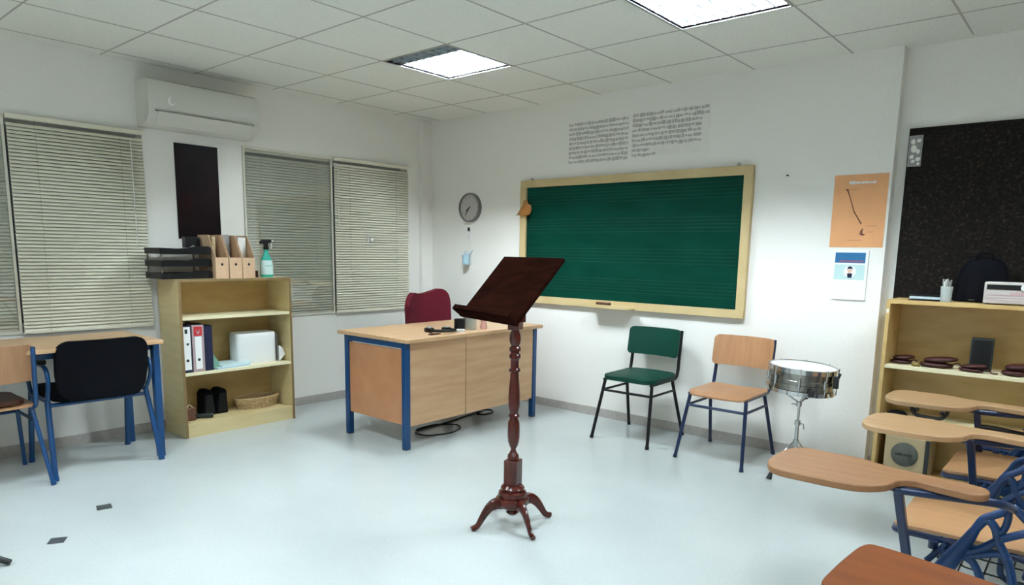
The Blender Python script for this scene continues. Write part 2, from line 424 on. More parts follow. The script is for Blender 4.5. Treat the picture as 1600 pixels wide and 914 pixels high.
blind(-4.15, -3.385, -.018, WZ0 + .004, WZ1 - .012, 'venetian blind behind the glass at the far left edge of the photo', 'slat2', 58)
b = blind(-3.37, -2.605, .020, .755, 2.065, 'wide lowered cream venetian blind above the table, left of the air conditioner', 'slat', 54)
obj('wand', G().tube([(.018, .30, 1.24), (.02, .302, .55)], .003, 6), 'white', b)
b = blind(-1.885, -1.105, -.018, WZ0 + .004, WZ1 - .012, 'grey venetian blind behind the glass, just right of the shelf unit', 'slat2', 58)
b = blind(-1.095, -.275, .020, .755, 2.065, 'cream venetian blind nearest the room corner, behind the desk', 'slat', 54)
obj('wand', G().tube([(.018, -.38, 1.25), (.02, -.378, .75)], .003, 6), 'white', b)
g = G()
g.box(0, .003, -.035, .035, 0, .005).box(0, .003, -.035, .035, .075, .08).box(0, .003, -.035, -.028, 0, .08).box(0, .003, .0, .030, .03, .055)  # thin white bars and a small white block set on the blind
tag(obj('window_mark', g, 'paper', smooth=False, loc=(.0365, -.73, 1.35)), 'small white square mark on the blind nearest the corner', 'sticker')

# air conditioner
t = thing('air_conditioner', 'white wall air conditioner below the ceiling between the windows', 'air conditioner', (0, -2.24, 2.09))
pr = [(0, .30), (.15, .30), (.185, .285), (.20, .25), (.205, .12), (.195, .07), (.165, .03), (.10, .0), (0, 0)]
obj('body', G().prism([(x, z) for x, z in pr], -.385, .385, 'y'), 'acwhite', t, bevel=.004)
obj('outlet_flap', G().box(-.004, .004, -.33, .33, -.05, .05, Matrix.Translation((.186, 0, .048)) @ Matrix.Rotation(radians(38), 4, 'Y')), 'acwhite', t, bevel=.002)
obj('outlet_slot', G().box(.196, .2035, -.345, .345, .088, .094).box(.197, .2025, -.345, .345, .10, .102), 'acgrey', t, smooth=False)
g = G().tube([(.2045, -.235 + .02 * sin(a), .165 + .024 * cos(a)) for a in [radians(-250 + 20 * q) for q in range(13)]], [.003 + .006 * sin(pi * q / 12) for q in range(13)], 8)  # white arc is a painted highlight, imitating a lamp reflection on the body
obj('badge_or_glint', g, 'paper', t, smooth=False, label='small bright white painted highlight')

# black poster
tag(obj('black_poster', G().box(0, .006, -.155, .155, 0, .66), 'darkposter', smooth=False, loc=(0, -2.237, 1.36)), 'narrow black poster hanging under the air conditioner', 'poster')

# ------------------------------------------------------------------ chalkboard
BX0, BX1, BZ0, BZ1 = 1.181, 3.182, .879, 1.899
t = thing('chalkboard', 'green chalkboard in a pale wooden frame with faint music staves', 'chalkboard', (0, 0, 0))
fw = .06
g = G().box(BX0, BX1, -.035, 0, BZ1 - fw, BZ1).box(BX0, BX1, -.035, 0, BZ0, BZ0 + fw).box(BX0, BX0 + fw, -.035, 0, BZ0 + fw, BZ1 - fw).box(BX1 - fw, BX1, -.035, 0, BZ0 + fw, BZ1 - fw)
obj('frame', g, 'boardframe', t, bevel=.003)
obj('writing_surface', G().box(BX0 + fw, BX1 - fw, -.016, -.001, BZ0 + fw, BZ1 - fw), 'board', t, smooth=False)
g = G()
for zc in (1.75, 1.52, 1.29, 1.06):
    for k in range(5): g.box(BX0 + fw + .02, BX1 - fw - .02, -.0165, -.0158, zc - .05 + .025 * k, zc - .05 + .025 * k + .0018)
obj('stave_lines', g, 'chalk', t, smooth=False)
g = G().box(1.955, 2.335, -.11, -.035, .885, .897).box(1.955, 2.335, -.115, -.107, .885, .912)
obj('chalk_ledge', g, 'boardframe', t, bevel=.002)
obj('bracket', G().box(1.27, 1.29, -.012, 0, BZ1, BZ1 + .018).box(3.06, 3.08, -.012, 0, BZ1, BZ1 + .022), 'alu', t)
t = thing('board_eraser', 'brown board eraser lying on the chalk ledge', 'eraser', (2.075, -.070, .897))
obj('felt', G().box(-.06, .06, -.02, .02, 0, .016), 'blackf', t); obj('handle', G().box(-.06, .06, -.018, .018, .016, .032), 'brown', t, bevel=.003)
# dried leaf / bird-like ornament
t = thing('dried_leaf', 'brown dried leaf stuck over the left edge of the chalkboard frame', 'leaf', (1.225, -.036, 1.62))
lp = [(-.075, 0), (-.03, -.01), (.03, -.015), (.07, .0), (.085, .04), (.08, .075), (.055, .085), (.045, .12), (.02, .115), (.005, .075), (-.03, .04)]
g = G(); n = len(lp); vs = [(x, -.004 - .025 * sin((x + .08) * 18) ** 2, z) for x, z in lp]; vs.append((.03, -.045, .045))
vs += [(a, bb + .002, c) for a, bb, c in vs]
g.add(vs, [(i, (i + 1) % n, n) for i in range(n)] + [((i + 1) % n + n + 1, i + n + 1, 2 * n + 1) for i in range(n)] + [(i, i + n + 1, (i + 1) % n + n + 1, (i + 1) % n) for i in range(n)])
obj('leaf_blade', g, 'leaf', t); obj('stem', G().tube([(.03, -.01, .045), (-.02, -.012, .01), (-.085, -.006, -.006)], .003, 6), 'leafdark', t)

# two sheets of writing above the board
def scribble(g, x0, x1, z, rnd, y=-.0022, h=.016):
    x = x0
    while x < x1:
        w = rnd.uniform(.006, .035); e = min(x + w, x1)
        hh = h * rnd.uniform(.45, 1.05); dz = rnd.uniform(-.003, .003)
        g.box(x, e, y, y + .0006, z + dz - hh / 2, z + dz + hh / 2)
        x = e + rnd.uniform(.001, .008)
rnd = random.Random(3)
def sheet(x0, x1, z0, z1, label, short, drop):
    t = thing('handwritten_sheet', label, 'poster', (x0, 0, z0), 0, 'written sheets above the chalkboard')
    obj('sheet', G().box(0, x1 - x0, -.0016, 0, 0, z1 - z0), 'greypaper', t, smooth=False)
    g = G(); n = 9; hh = z1 - z0
    for k in range(n):
        z = hh - .02 - k * (hh - .035) / (n - 1)
        e = (x1 - x0 - .01)
        if short and k >= n - 2: e = (x1 - x0) * (.42 if k == n - 1 else .33)
        scribble(g, .006, e - (drop if k > 1 else 0), z, rnd, h=.027)
    obj('handwriting', g, 'pencil', t, smooth=False)
sheet(1.645, 2.205, 2.005, 2.325, 'left sheet of grey illegible handwriting above the chalkboard', False, 0)
sheet(2.225, 2.845, 2.015, 2.335, 'right sheet of grey illegible handwriting above the chalkboard', True, .05)

# clock and things under it
t = thing('wall_clock', 'round grey wall clock between the corner and the chalkboard', 'clock', (.566, 0, 1.696))
R90 = Matrix.Rotation(radians(90), 4, 'X')
obj('rim', G().lathe([(.118, .0), (.130, .0), (.130, .030), (.124, .038), (.116, .034), (.116, .02)], 40, mx=R90), 'clockrim', t)
obj('face', G().lathe([(0, .005), (.117, .005), (.117, .022), (0, .022)], 40, mx=R90), 'clockface', t)
g = G()
for k in range(12):
    a = k * pi / 6; g.box(-.002, .002, -.0235, -.022, .088, .104, Matrix.Rotation(a, 4, 'Y'))
obj('hour_marks', g, 'acgrey', t, smooth=False)
obj('hour_hand', G().box(-.004, .004, -.026, -.0238, -.01, .052, Matrix.Rotation(radians(-122), 4, 'Y')), 'rubber', t, smooth=False)
obj('minute_hand', G().box(-.003, .003, -.028, -.0262, -.012, .085, Matrix.Rotation(radians(-143), 4, 'Y')), 'rubber', t, smooth=False)
t = thing('wall_thermometer', 'tiny white strip with a black top hanging under the clock', 'thermometer', (.545, 0, 1.385))
obj('strip', G().box(-.022, .022, -.006, 0, 0, .135), 'paper', t, bevel=.001)
obj('sensor', G().box(-.013, .013, -.012, -.006, .10, .135), 'rubber', t, bevel=.002, label='black top')
obj('marks', G().box(-.014, .012, -.0072, -.006, .045, .05).box(-.006, .016, -.0072, -.006, .065, .069).box(-.014, .002, -.0072, -.006, .02, .025), 'pink', t, smooth=False)
t = thing('wall_cup_holder', 'small pale blue cup holder on the wall below the clock', 'holder', (.545, 0, 1.185))
obj('cup', G().lathe([(.026, 0), (.034, .085), (.037, .085), (.030, -.004), (0, -.004)], 20, c=(0, -.045, .0)), 'paleblue', t)
obj('hook', G().tube([(-.045, -.004, .12), (-.03, -.03, .09), (.03, -.03, .09), (.045, -.004, .125)], .004, 8), 'paleblue', t)
obj('back_plate', G().box(-.03, .03, -.006, 0, .0, .11), 'white', t, bevel=.002)

# poster and calendar on the column
PY = -.012
t = thing('orange_poster', 'orange poster with a thin diagonal stick drawing beside the recess', 'poster', (3.692, PY, 1.368))
obj('sheet', G().box(0, .301, -.002, 0, 0, .433), 'poster', t, smooth=False)
g = G(); rnd = random.Random(5); x = .085
for k in range(15):
    w = rnd.uniform(.005, .012); h = rnd.uniform(.008, .02); g.box(x, x + w, -.003, -.002, .382 - h * .3, .382 + h * .7); x += w + .0015
obj('title', g, 'paper', t, smooth=False, label='white script title')
g = G().tube([(.078, -.003, .345), (.10, -.003, .29), (.125, -.003, .215), (.172, -.003, .14)], [.0035, .002, .003, .0035], 6)
g.lathe([(0, 0), (.007, .003), (.007, .008), (0, .01)], 10, c=(.078, -.004, .34))
g.prism([(.172, .10), (.185, .115), (.182, .085), (.20, .075), (.183, .07), (.168, .078)], -.003, -.002, 'y')
obj('stick_drawing', g, 'posterdark', t)
for z, a, b_ in ((.345, .10, .14), (.125, .20, .26), (.09, .205, .245), (.04, .10, .18)): obj('caption', G().box(a, b_, -.0028, -.002, z, z + .004), 'captions', t, smooth=False)
t = thing('wall_calendar', 'white wall calendar with a blue header hanging below the orange poster', 'calendar', (3.732, PY, 1.048))
obj('sheet', G().box(0, .192, -.008, 0, 0, .30), 'paper', t, bevel=.001)
obj('header', G().box(.004, .176, -.0092, -.008, .225, .288), 'calblue', t, smooth=False)
g = G(); rnd = random.Random(8); x = .03
while x < .165:
    w = rnd.uniform(.004, .010); g.box(x, x + w, -.0098, -.0092, .230, .243); x += w + .003
obj('header_text', g, 'calred', t, smooth=False)
obj('picture', G().box(.004, .176, -.0092, -.008, .125, .215), 'calteal', t, smooth=False)
g = G().lathe([(0, 0), (.036, 0), (.036, .0006), (0, .0006)], 24, c=(.094, -.0092, .172), mx=R90)
obj('picture_disc', g, 'paper', t, smooth=False)
g = G().prism([(.083, .135), (.107, .135), (.11, .162), (.08, .162)], -.0106, -.0096, 'y'); g.prism([(.079, .182), (.082, .20), (.094, .206), (.107, .20), (.110, .182), (.104, .190), (.086, .190)], -.0112, -.0102, 'y')
obj('figure', g, 'navy', t, smooth=False)
g = G().lathe([(0, 0), (.013, 0), (.013, .0008), (0, .0008)], 20, c=(.094, -.0098, .176), mx=R90)
obj('figure_face', g, 'skin', t, smooth=False)
tag(obj('wall_hook', G().tube([(0, 0, 0), (0, -.018, 0)], .005, 8), 'rubber', loc=(3.40, 0, 1.82)), 'small dark nail in the wall right of the chalkboard', 'nail')

# ------------------------------------------------------------------ dark pin board in recess
t = thing('pin_board', 'large dark brown speckled pin board in the recess above the cabinet', 'pin board', (4.062, .07, 1.062))
obj('panel', G().box(0, 2.2, -.02, 0, 0, .99), 'cork', t, bevel=.002)
t = thing('pinned_picture', 'small grey and white picture pinned at the top left of the dark board', 'picture', (4.066, .05, 1.835))
obj('sheet', G().box(0, .07, -.0015, 0, 0, .175), 'ink', t, smooth=False)
g = G()
for cx, cz, r in ((.022, .14, .016), (.05, .145, .012), (.028, .10, .020), (.05, .085, .014), (.02, .055, .014), (.028, .03, .012), (.052, .04, .013), (.055, .015, .009)):
    g.prism([(cx + r * cos(a) * rnd.uniform(.7, 1.1), cz + r * sin(a) * rnd.uniform(.7, 1.2)) for a in [k * pi / 4 for k in range(8)]], -.0025, -.0015, 'y')
obj('pale_shapes', g, 'greypaper', t, smooth=False)

# ------------------------------------------------------------------ right cabinet
CX0, CX1, CY0, CY1, CH = 4.095, 5.30, -.245, .045, 1.075
t = thing('open_cabinet', 'long tan open shelf cabinet under the dark pin board', 'cabinet', (CX0, 0, 0))
w = CX1 - CX0
obj('side_panel', G().box(0, .02, CY0, CY1, 0, CH - .022), 'tan', t, bevel=.001)
obj('side_panel', G().box(w - .02, w, CY0, CY1, 0, CH - .022), 'tan', t, bevel=.001)
obj('top_board', G().box(0, w, CY0, CY1, CH - .022, CH), 'tan', t, bevel=.001)
obj('back_board', G().box(.02, w - .02, CY1 - .006, CY1, .06, CH - .022), 'tan', t, smooth=False)
for z in (.685, .375): obj('shelf', G().box(.02, w - .02, CY0 + .004, CY1 - .006, z, z + .02), 'cream', t, bevel=.001)
obj('bottom_board', G().box(.02, w - .02, CY0 + .004, CY1 - .006, .05, .07), 'tan', t, bevel=.001)
obj('kick_board', G().box(.02, w - .02, CY0 + .02, CY0 + .035, 0, .05), 'tan', t)
obj('sticker', G().box(.004, .016, CY0 - .001, CY0, 1.00, 1.022), 'greypaper', t, smooth=False)
# items on top
t = thing('black_binder', 'flat black binder with a pale page edge lying on the cabinet', 'binder', (4.19, -.20, CH), radians(-2))
obj('cover', G().box(0, .17, 0, .21, 0, .004).box(0, .17, 0, .21, .030, .034).box(0, .17, .205, .21, .004, .030), 'blackp', t, bevel=.001)
obj('pages', G().box(.006, .165, .006, .204, .010, .024), 'bluepap', t, smooth=False)
t = thing('pen_pot', 'clear pot full of grey pens on the cabinet', 'pot', (4.373, -.20, CH))
obj('pot', G().lathe([(0, .0), (.026, .0), (.030, .085), (.027, .085), (.024, .006), (0, .006)], 20), 'clear', t)
for k in range(9):
    a = k * 2 * pi / 9; r = .011 if k else 0
    obj('pen', G().tube([(r * cos(a), r * sin(a), .008), (1.8 * r * cos(a), 1.8 * r * sin(a), .118 + .01 * sin(k * 3))], .0042, 6), ('greypaper', 'ink', 'alu')[k % 3], t)
t = thing('black_bag', 'rounded black bag standing between the pen pot and the radio', 'bag', (4.515, -.055, CH))
g = G(); vs = []; nu, nv = 20, 9
for j in range(nv + 1):
    ph = j / nv * pi / 2
    for i in range(nu):
        a = 2 * pi * i / nu; ss = cos(ph) ** .55
        vs.append((.130 * ss * cos(a) * (1 + .03 * sin(3 * a)), .065 * ss * sin(a), .245 * sin(ph) ** .9 + .004 * sin(5 * a) * cos(ph)))
fs = [(j * nu + i, j * nu + (i + 1) % nu, (j + 1) * nu + (i + 1) % nu, (j + 1) * nu + i) for j in range(nv) for i in range(nu)] + [tuple(range(nu - 1, -1, -1))]
g.add(vs, fs)
for v in range(len(g.v)): x, y, z = g.v[v]; g.v[v] = (x, y, max(0, z))
obj('body', g, 'blackf', t)
obj('handle', G().tube(smoothpath([(-.04, -.03, .225), (-.03, -.035, .262), (.03, -.035, .262), (.04, -.03, .225)]), .006, 8), 'blackf', t)
obj('tag', G().box(-.05, -.02, -.072, -.062, .012, .016), 'acgrey', t, smooth=False)
t = thing('radio', 'cream radio with a black display on the cabinet top', 'radio', (4.545, -.235, CH))
obj('body', G().box(0, .20, 0, .095, .006, .118), 'radio', t, bevel=.006)
obj('display', G().box(.012, .158, -.003, 0, .080, .105), 'blackp', t, bevel=.001)
obj('dial', G().lathe([(0, 0), (.017, 0), (.015, .012), (0, .012)], 24, c=(.172, 0, .092), mx=R90), 'paper', t)
g = G()
for z in (.022, .036, .050): g.box(.015, .185, -.0012, 0, z, z + .003)
obj('speaker_slots', g, 'pink', t, smooth=False)
g = G(); x = .115
for k in range(6): g.box(x, x + .008, -.0025, -.0015, .050, .070 - .004 * (k % 2)); x += .0115
obj('lettering', g, 'pink', t, smooth=False, label='pinkish lettering')
obj('foot', G().box(.01, .03, .01, .09, 0, .006), 'rubber', t); obj('foot', G().box(.17, .19, .01, .09, 0, .006), 'rubber', t)
# hand percussion on the shelf at z .705
SZ = .705
def castanet(name, loc, sx, sy, h, rz, label, m='castanet'):
    t = thing(name, label, 'castanets', loc, rz, 'dark wooden castanets on the cabinet shelf')
    for k, s in enumerate((0, 1)):
        pr = [(0, 0), (.6, .02), (.92, .22), (1, .5), (.9, .78), (.55, .96), (0, 1)]
        g = G().lathe([(r * .5, z * .5) for r, z in pr], 24, mx=Matrix.Diagonal((sx, sy, h, 1)))
        o = obj('cup', g, m, t); o.location = (s * sx * .12, 0, s * h * .5); o.rotation_euler = (0, s * -.10, 0)
    obj('cord', G().tube(smoothpath([(sx * .45, 0, h * .4), (sx * .62, .01, h * .5), (sx * .8, .0, .006), (sx * 1.0, .01, .005)]), .004, 6), m, t)
    return t
castanet('castanet_pair', (4.175, -.13, SZ), .115, .09, .050, 0, 'leftmost brown castanets on the middle cabinet shelf')
castanet('castanet_pair', (4.355, -.15, SZ), .17, .10, .062, .0, 'long dark red castanets left of the upright dark box')
castanet('castanet_pair', (4.525, -.19, SZ), .12, .06, .045, -.1, 'dark castanets in front of the upright dark box')
castanet('castanet_pair', (4.715, -.17, SZ), .12, .09, .065, .2, 'dark red castanets at the right edge on the middle cabinet shelf')
tag(obj('small_brass_piece', G().lathe([(0, 0), (.02, 0), (.024, .012), (.015, .022), (0, .024)], 14), 'leafdark', loc=(4.262, -.19, SZ)), 'small dull yellow piece between the two left castanets', 'object')
t = thing('upright_box', 'dark green-black box standing upright on the middle cabinet shelf', 'box', (4.555, -.105, SZ), radians(4))
obj('body', G().box(-.052, .052, -.03, .03, 0, .18), 'dkgreen', t, bevel=.004); obj('front_panel', G().box(-.044, .044, -.032, -.03, .01, .17), 'blackp', t, smooth=False)
# lower shelf
LZ = .395
t = thing('black_pouch', 'small flat black pouch on the lower cabinet shelf', 'pouch', (4.185, -.14, LZ))
obj('body', G().lathe([(0, 0), (.045, .002), (.05, .015), (.035, .03), (0, .033)], 20, mx=Matrix.Diagonal((1.1, .9, 1, 1))), 'blackf', t)
t = thing('bell_bar', 'black bar with round bells on the lower cabinet shelf', 'instrument', (4.345, -.14, LZ), radians(-3))
obj('bar', G().tube(smoothpath([(-.09, 0, .10), (-.085, 0, .05), (-.06, 0, .022), (0, 0, .016), (.06, 0, .022), (.085, 0, .05), (.09, 0, .085)]), .011, 8), 'blackm', t)
for (x, z) in ((-.115, .095), (-.088, .108), (-.062, .055), (.062, .052), (.09, .095), (.118, .088)):
    g = G().lathe([(0, -.013), (.009, -.009), (.013, 0), (.009, .009), (0, .013)], 12, c=(x, 0, z)); obj('bell', g, 'blackm', t)
obj('post', G().box(-.05, .05, -.012, .012, 0, .010), 'blackm', t)
# bottom: speaker
t = thing('loudspeaker_box', 'beige box speaker with a round grey grille at the bottom of the cabinet', 'speaker', (4.155, -.225, .07))
obj('cabinet', G().box(0, .225, 0, .22, 0, .225), 'beige', t, bevel=.004)
obj('side_trim', G().box(.205, .226, -.006, 0, 0, .225), 'rubber', t, smooth=False)
obj('grille', G().lathe([(0, 0), (.066, 0), (.070, .004), (.062, .010), (0, .012)], 32, c=(.105, 0, .125), mx=R90), 'cloth', t)
g = G(); x = .062
for k in range(8): g.box(x, x + .007, -.0135, -.0122, .119, .129 + .003 * (k % 3)); x += .0108
obj('badge_or_glint', g, 'rubber', t, smooth=False)

# ------------------------------------------------------------------ left shelf unit
t = thing('shelf_unit', 'pale wooden open shelf unit between the two windows', 'shelf unit', (.052, 0, 0))
Y0, Y1, D, SH = -2.578, -1.74, .318, 1.088
obj('side_panel', G().box(0, D, Y0, Y0 + .018, 0, SH - .018), 'maple', t, bevel=.001)
obj('side_panel', G().box(0, D, Y1 - .018, Y1, 0, SH - .018), 'maple', t, bevel=.001)
obj('edge_band', G().box(D, D + .0015, Y0, Y0 + .018, 0, SH).box(D, D + .0015, Y1 - .018, Y1, 0, SH).box(D, D + .0015, Y0 + .018, Y1 - .018, SH - .018, SH), 'maple_dark', t, smooth=False, label='darker front edges')
obj('top_board', G().box(0, D, Y0, Y1, SH - .018, SH), 'maple', t, bevel=.001)
obj('back_board', G().box(0, .005, Y0 + .018, Y1 - .018, .06, SH - .018), 'maple_back', t, smooth=False)
for z in (.812, .430): obj('shelf', G().box(.006, D - .004, Y0 + .018, Y1 - .018, z, z + .02), 'cream', t, bevel=.001)
obj('bottom_shelf', G().box(.006, D - .002, Y0 + .018, Y1 - .018, .082, .10), 'maple', t, bevel=.001)
obj('kick_board', G().box(D - .02, D - .004, Y0 + .018, Y1 - .018, 0, .082), 'maple', t)
def ZT(x=0): return SH
# letter trays on top
t = thing('letter_tray', 'black three-tier letter tray on the left of the shelf unit top', 'letter tray', (.195, -2.49, SH))
for k in range(3):
    z = .002 + k * .082
    g = G().box(-.12, .13, -.17, .17, z, z + .004).box(-.12, .12, -.17, -.165, z, z + .040).box(-.12, .12, .165, .17, z, z + .048).box(-.12, -.115, -.17, .17, z, z + .036)
    g.prism([(-.17, z), (-.17, z + .040), (-.10, z + .038), (-.06, z + .036), (.02, z + .042), (.06, z + .054), (.155, z + .054), (.17, z + .046), (.17, z)], .118, .13, 'x')
    obj('tray', g, 'blackp', t, bevel=.001)
g = G()
for x in (-.11, .11):
    for y in (-.155, .155): g.tube([(x, y, 0), (x, y, .205)], .005, 8)
obj('risers', g, 'acgrey', t)
obj('loose_papers', G().box(-.09, .128, .0, .125, .006, .014).box(-.09, .126, -.02, .12, .088, .094).box(-.09, .10, -.12, .12, .170, .176), 'paper', t, smooth=False)
obj('dark_folders', G().box(-.10, .11, -.13, .13, .014, .030).box(-.10, .11, -.14, .10, .094, .112), 'rubber', t, smooth=False)
t = thing('pen_box', 'small black upright box standing on the letter tray', 'box', (.15, -2.375, SH + .208))
obj('body', G().box(-.03, .03, -.05, .05, 0, .075), 'blackp', t, bevel=.004); obj('pale_scrap', G().prism([(-.03, .0), (0, .02), (.03, .002)], .031, .034, 'x'), 'ink', t)
# magazine files
def magfile():
    t = thing('magazine_file', 'x', 'magazine file', (0, 0, 0), 0, 'kraft magazine files on the shelf unit')
    w = .046; d = .125
    g = G()
    for y in (-w, w - .003): g.prism([(-d, 0), (d, 0), (d, .145), (.03, .30), (-d, .30)], y, y + .003, 'y')
    g.box(-d, -d + .003, -w + .003, w - .003, .003, .30).box(-d, d, -w + .003, w - .003, 0, .003)
    g.box(d - .003, d, -w + .003, w - .003, .003, .145)
    obj('case', g, 'kraft', t)
    obj('finger_hole', G().lathe([(0, 0), (.009, 0), (.009, .001), (0, .001)], 16, c=(d, 0, .098), mx=Matrix.Rotation(radians(90), 4, 'Y')), 'blackp', t, smooth=False)
    return t
mf = magfile(); mf.location = (.235, -2.262, SH); mf['label'] = 'brown magazine file next to the black letter tray'
m2_ = dup(mf, (.235, -2.162, SH), 0, 'middle one of the three brown magazine files')
m3_ = dup(mf, (.235, -2.064, SH), 0, 'brown magazine file nearest the spray bottle')
t = thing('magazine_stack', 'grey magazines standing in the brown magazine files', 'magazines', (.2, -2.10, SH + .004))
obj('pages', G().box(-.085, .03, -.095, -.035, .0, .30), 'ink', t); 
obj('cover', G().box(-.07, .05, .012, .07, .0, .285, Matrix.Rotation(.05, 4, 'Y')), 'greypaper', t)
tag(obj('brown_folder', G().box(-.07, .05, -.012, .012, 0, .285), 'beige', loc=(.2, -2.262, SH + .004)), 'beige folder standing in the magazine file next to the letter tray', 'folder')
tag(obj('red_box', G().box(-.02, .02, -.018, .018, 0, .05), 'castanet', bevel=.003, loc=(.27, -1.975, SH)), 'tiny dark red box between the magazine files and spray bottle', 'box')
# spray bottle
t = thing('spray_bottle', 'teal spray bottle with a black trigger head on the shelf unit', 'spray bottle', (.255, -1.868, SH), radians(0))
g = G().lathe([(0, 0), (.046, 0), (.049, .01), (.049, .09), (.042, .13), (.024, .165), (.017, .18), (.017, .205), (0, .205)], 28, mx=Matrix.Diagonal((.62, 1, 1, 1)))
obj('bottle', g, 'teal', t)
g = G(); vs = []; 
for z in (.02, .09, .125):
    k = 1 if z < .1 else .87
    for q in range(9):
        a = -pi / 2 + pi * q / 8 * .9 + .16
        vs.append((.0305 * k * cos(a) + .0014, .0497 * k * sin(a), z))
g.add(vs, [(r * 9 + q, r * 9 + q + 1, (r + 1) * 9 + q + 1, (r + 1) * 9 + q) for r in range(2) for q in range(8)])
lb = obj('label_wrap', g, 'label', t); lb['label'] = 'pale blue and white label'
obj('label_stripe', G().box(.0325, .0335, -.03, .03, .083, .087), 'teal', lb, smooth=False)
g = G().lathe([(0, .205), (.020, .205), (.020, .222), (.016, .226), (0, .226)], 20); obj('collar', g, 'blackp', t)
g = G().prism([(-.045, .245), (.03, .252), (.042, .262), (.042, .276), (-.03, .276), (-.05, .262)], -.012, .012, 'x'); g.box(-.012, .012, -.016, .014, .226, .25)
obj('spray_head', g, 'blackp', t, bevel=.003)
g = G().tube(smoothpath([(0, .034, .25), (0, .046, .235), (0, .042, .21)]), .005, 8); g.tube([(0, .042, .268), (0, .058, .27)], .008, 10)
obj('trigger', g, 'white', t, label='white trigger and nozzle')
# binders
SZ1 = .45
def binder(y, w, h, m, label, spine, parts):
    t = thing('lever_arch_file', label, 'binder', (.345, y, SZ1), 0, 'lever arch files on the middle shelf')
    g = G().box(-.27, 0, -w / 2, -w / 2 + .003, 0, h).box(-.27, 0, w / 2 - .003, w / 2, 0, h).box(-.004, 0, -w / 2 + .003, w / 2 - .003, 0, h)
    obj('cover', g, m, t, bevel=.001); obj('pages', G().box(-.25, -.006, -w / 2 + .006, w / 2 - .006, .01, h - .02), 'paper', t, smooth=False)
    if spine: obj('spine_label', G().box(0, .0012, -w / 2 + .006 if not parts else -w * .28, w / 2 - .006 if not parts else w * .28, .02, h - (.01 if not parts else .08)), 'paper', t, smooth=False)
    if parts: obj('logo', G().box(0, .0013, -w * .34, w * .34, h - .075, h - .012), 'red', t, smooth=False, label='red square logo'); obj('logo_mark', G().prism([(-.014, h - .03), (0, h - .05), (.014, h - .03), (.006, h - .062), (-.006, h - .062)], .0013, .002, 'x'), 'greyred', t, smooth=False)
    if spine:
        obj('finger_ring', G().lathe([(0, 0), (.010, 0), (.010, .002), (0, .002)], 18, c=(0.001, 0, .085), mx=Matrix.Rotation(radians(90), 4, 'Y')), 'rubber', t, smooth=False)
    return t
b1 = binder(-2.528, .062, .325, 'navy', 'narrow white-spined lever arch file at the left end of the shelf', True, False)
obj('spine_mark', G().box(.0012, .002, -.012, .006, .27, .30).box(.0012, .002, -.003, .012, .19, .205), 'dkgreen', b1, smooth=False)
binder(-2.450, .082, .325, 'greyred', 'lever arch file with red logo square and white label', True, True)
binder(-2.378, .055, .315, 'navy', 'plain navy blue file right of the one with the red logo', False, False)
tag(obj('green_card', G().prism([(0, 0), (.055, 0), (.05, .05), (.015, .105), (0, .11)], -.2, 0, 'x'), 'greenpap', loc=(.315, -2.348, SZ1)), 'dark to pale green card leaning beside the navy file', 'card')
t = thing('paper_pile', 'low pile of pale blue papers lying in front of the white packet', 'papers', (.24, -2.20, SZ1), radians(6))
obj('lower_sheets', G().box(-.1, .105, -.14, .12, 0, .012), 'bluepap', t, smooth=False)
obj('upper_sheets', G().box(-.09, .09, -.11, .14, .012, .026, Matrix.Rotation(.08, 4, 'Z')), 'label', t, smooth=False)
g = G(); ns = 26
poly = []
for k in range(ns):
    a = 2 * pi * k / ns; poly.append((math.copysign(abs(cos(a)) ** .35, cos(a)) * .085, math.copysign(abs(sin(a)) ** .35, sin(a)) * .155))
zz = [(0, .97), (.01, 1), (.20, 1.0), (.222, .985), (.228, .95)]
vs = [(x * s, y * s, z) for z, s in zz for x, y in poly]
fs = [(i * ns + k, i * ns + (k + 1) % ns, (i + 1) * ns + (k + 1) % ns, (i + 1) * ns + k) for i in range(len(zz) - 1) for k in range(ns)] + [tuple(range(ns - 1, -1, -1)), tuple((len(zz) - 1) * ns + k for k in range(ns))]
g.add(vs, fs)
t = thing('white_packet', 'big white rounded packet at the right of the middle shelf', 'packet', (.20, -1.975, SZ1 + .0), radians(-4))
obj('wrapping', g, 'paper', t); obj('band', G().box(-.078, .082, .1535, .157, .01, .21), 'acgrey', t, smooth=False)
tag(obj('folded_paper', G().prism([(0, 0), (.05, .05), (.03, .10), (.0, .12)], -.08, 0, 'x'), 'paper', loc=(.30, -1.815, SZ1)), 'folded white paper leaning between the packet and shelf side', 'paper')
# bottom shelf
BZ = .10
def bookend(y, lean, label):
    t = thing('black_speaker', label, 'speaker', (.165, y, BZ), 0, 'pair of black boxes on the bottom shelf')
    g = G().prism([(-.044, 0), (.044, 0), (.034 + lean, .165), (.018 + lean, .182), (-.018 + lean, .182), (-.034 + lean, .160)], -.06, .06, 'x')
    obj('body', g, 'blackf', t, bevel=.008); obj('front', G().prism([(-.034, .012), (.034, .012), (.024 + lean, .15), (-.024 + lean, .15)], .06, .063, 'x'), 'blackp', t, bevel=.001)
bookend(-2.335, -.004, 'left one of two black upright boxes on the bottom shelf')
bookend(-2.243, .004, 'right one of two black upright boxes on the bottom shelf')
t = thing('wicker_basket', 'low oval wicker basket on the bottom shelf of the shelf unit', 'basket', (.19, -1.955, BZ))
g = G()
for k in range(5):
    z = .008 + k * .015; s = .9 + .03 * k; g.tube([(.085 * s * cos(a) , .165 * s * sin(a) * (1), z + .002 * sin(12 * a + k * pi)) for a in [2 * pi * q / 48 for q in range(48)]], .0085, 6, closed=True)
obj('weave', g, 'wicker', t)
obj('rim', G().tube([(.088 * cos(a), .17 * sin(a), .078) for a in [2 * pi * q / 40 for q in range(40)]], .009, 8, closed=True), 'wicker', t)
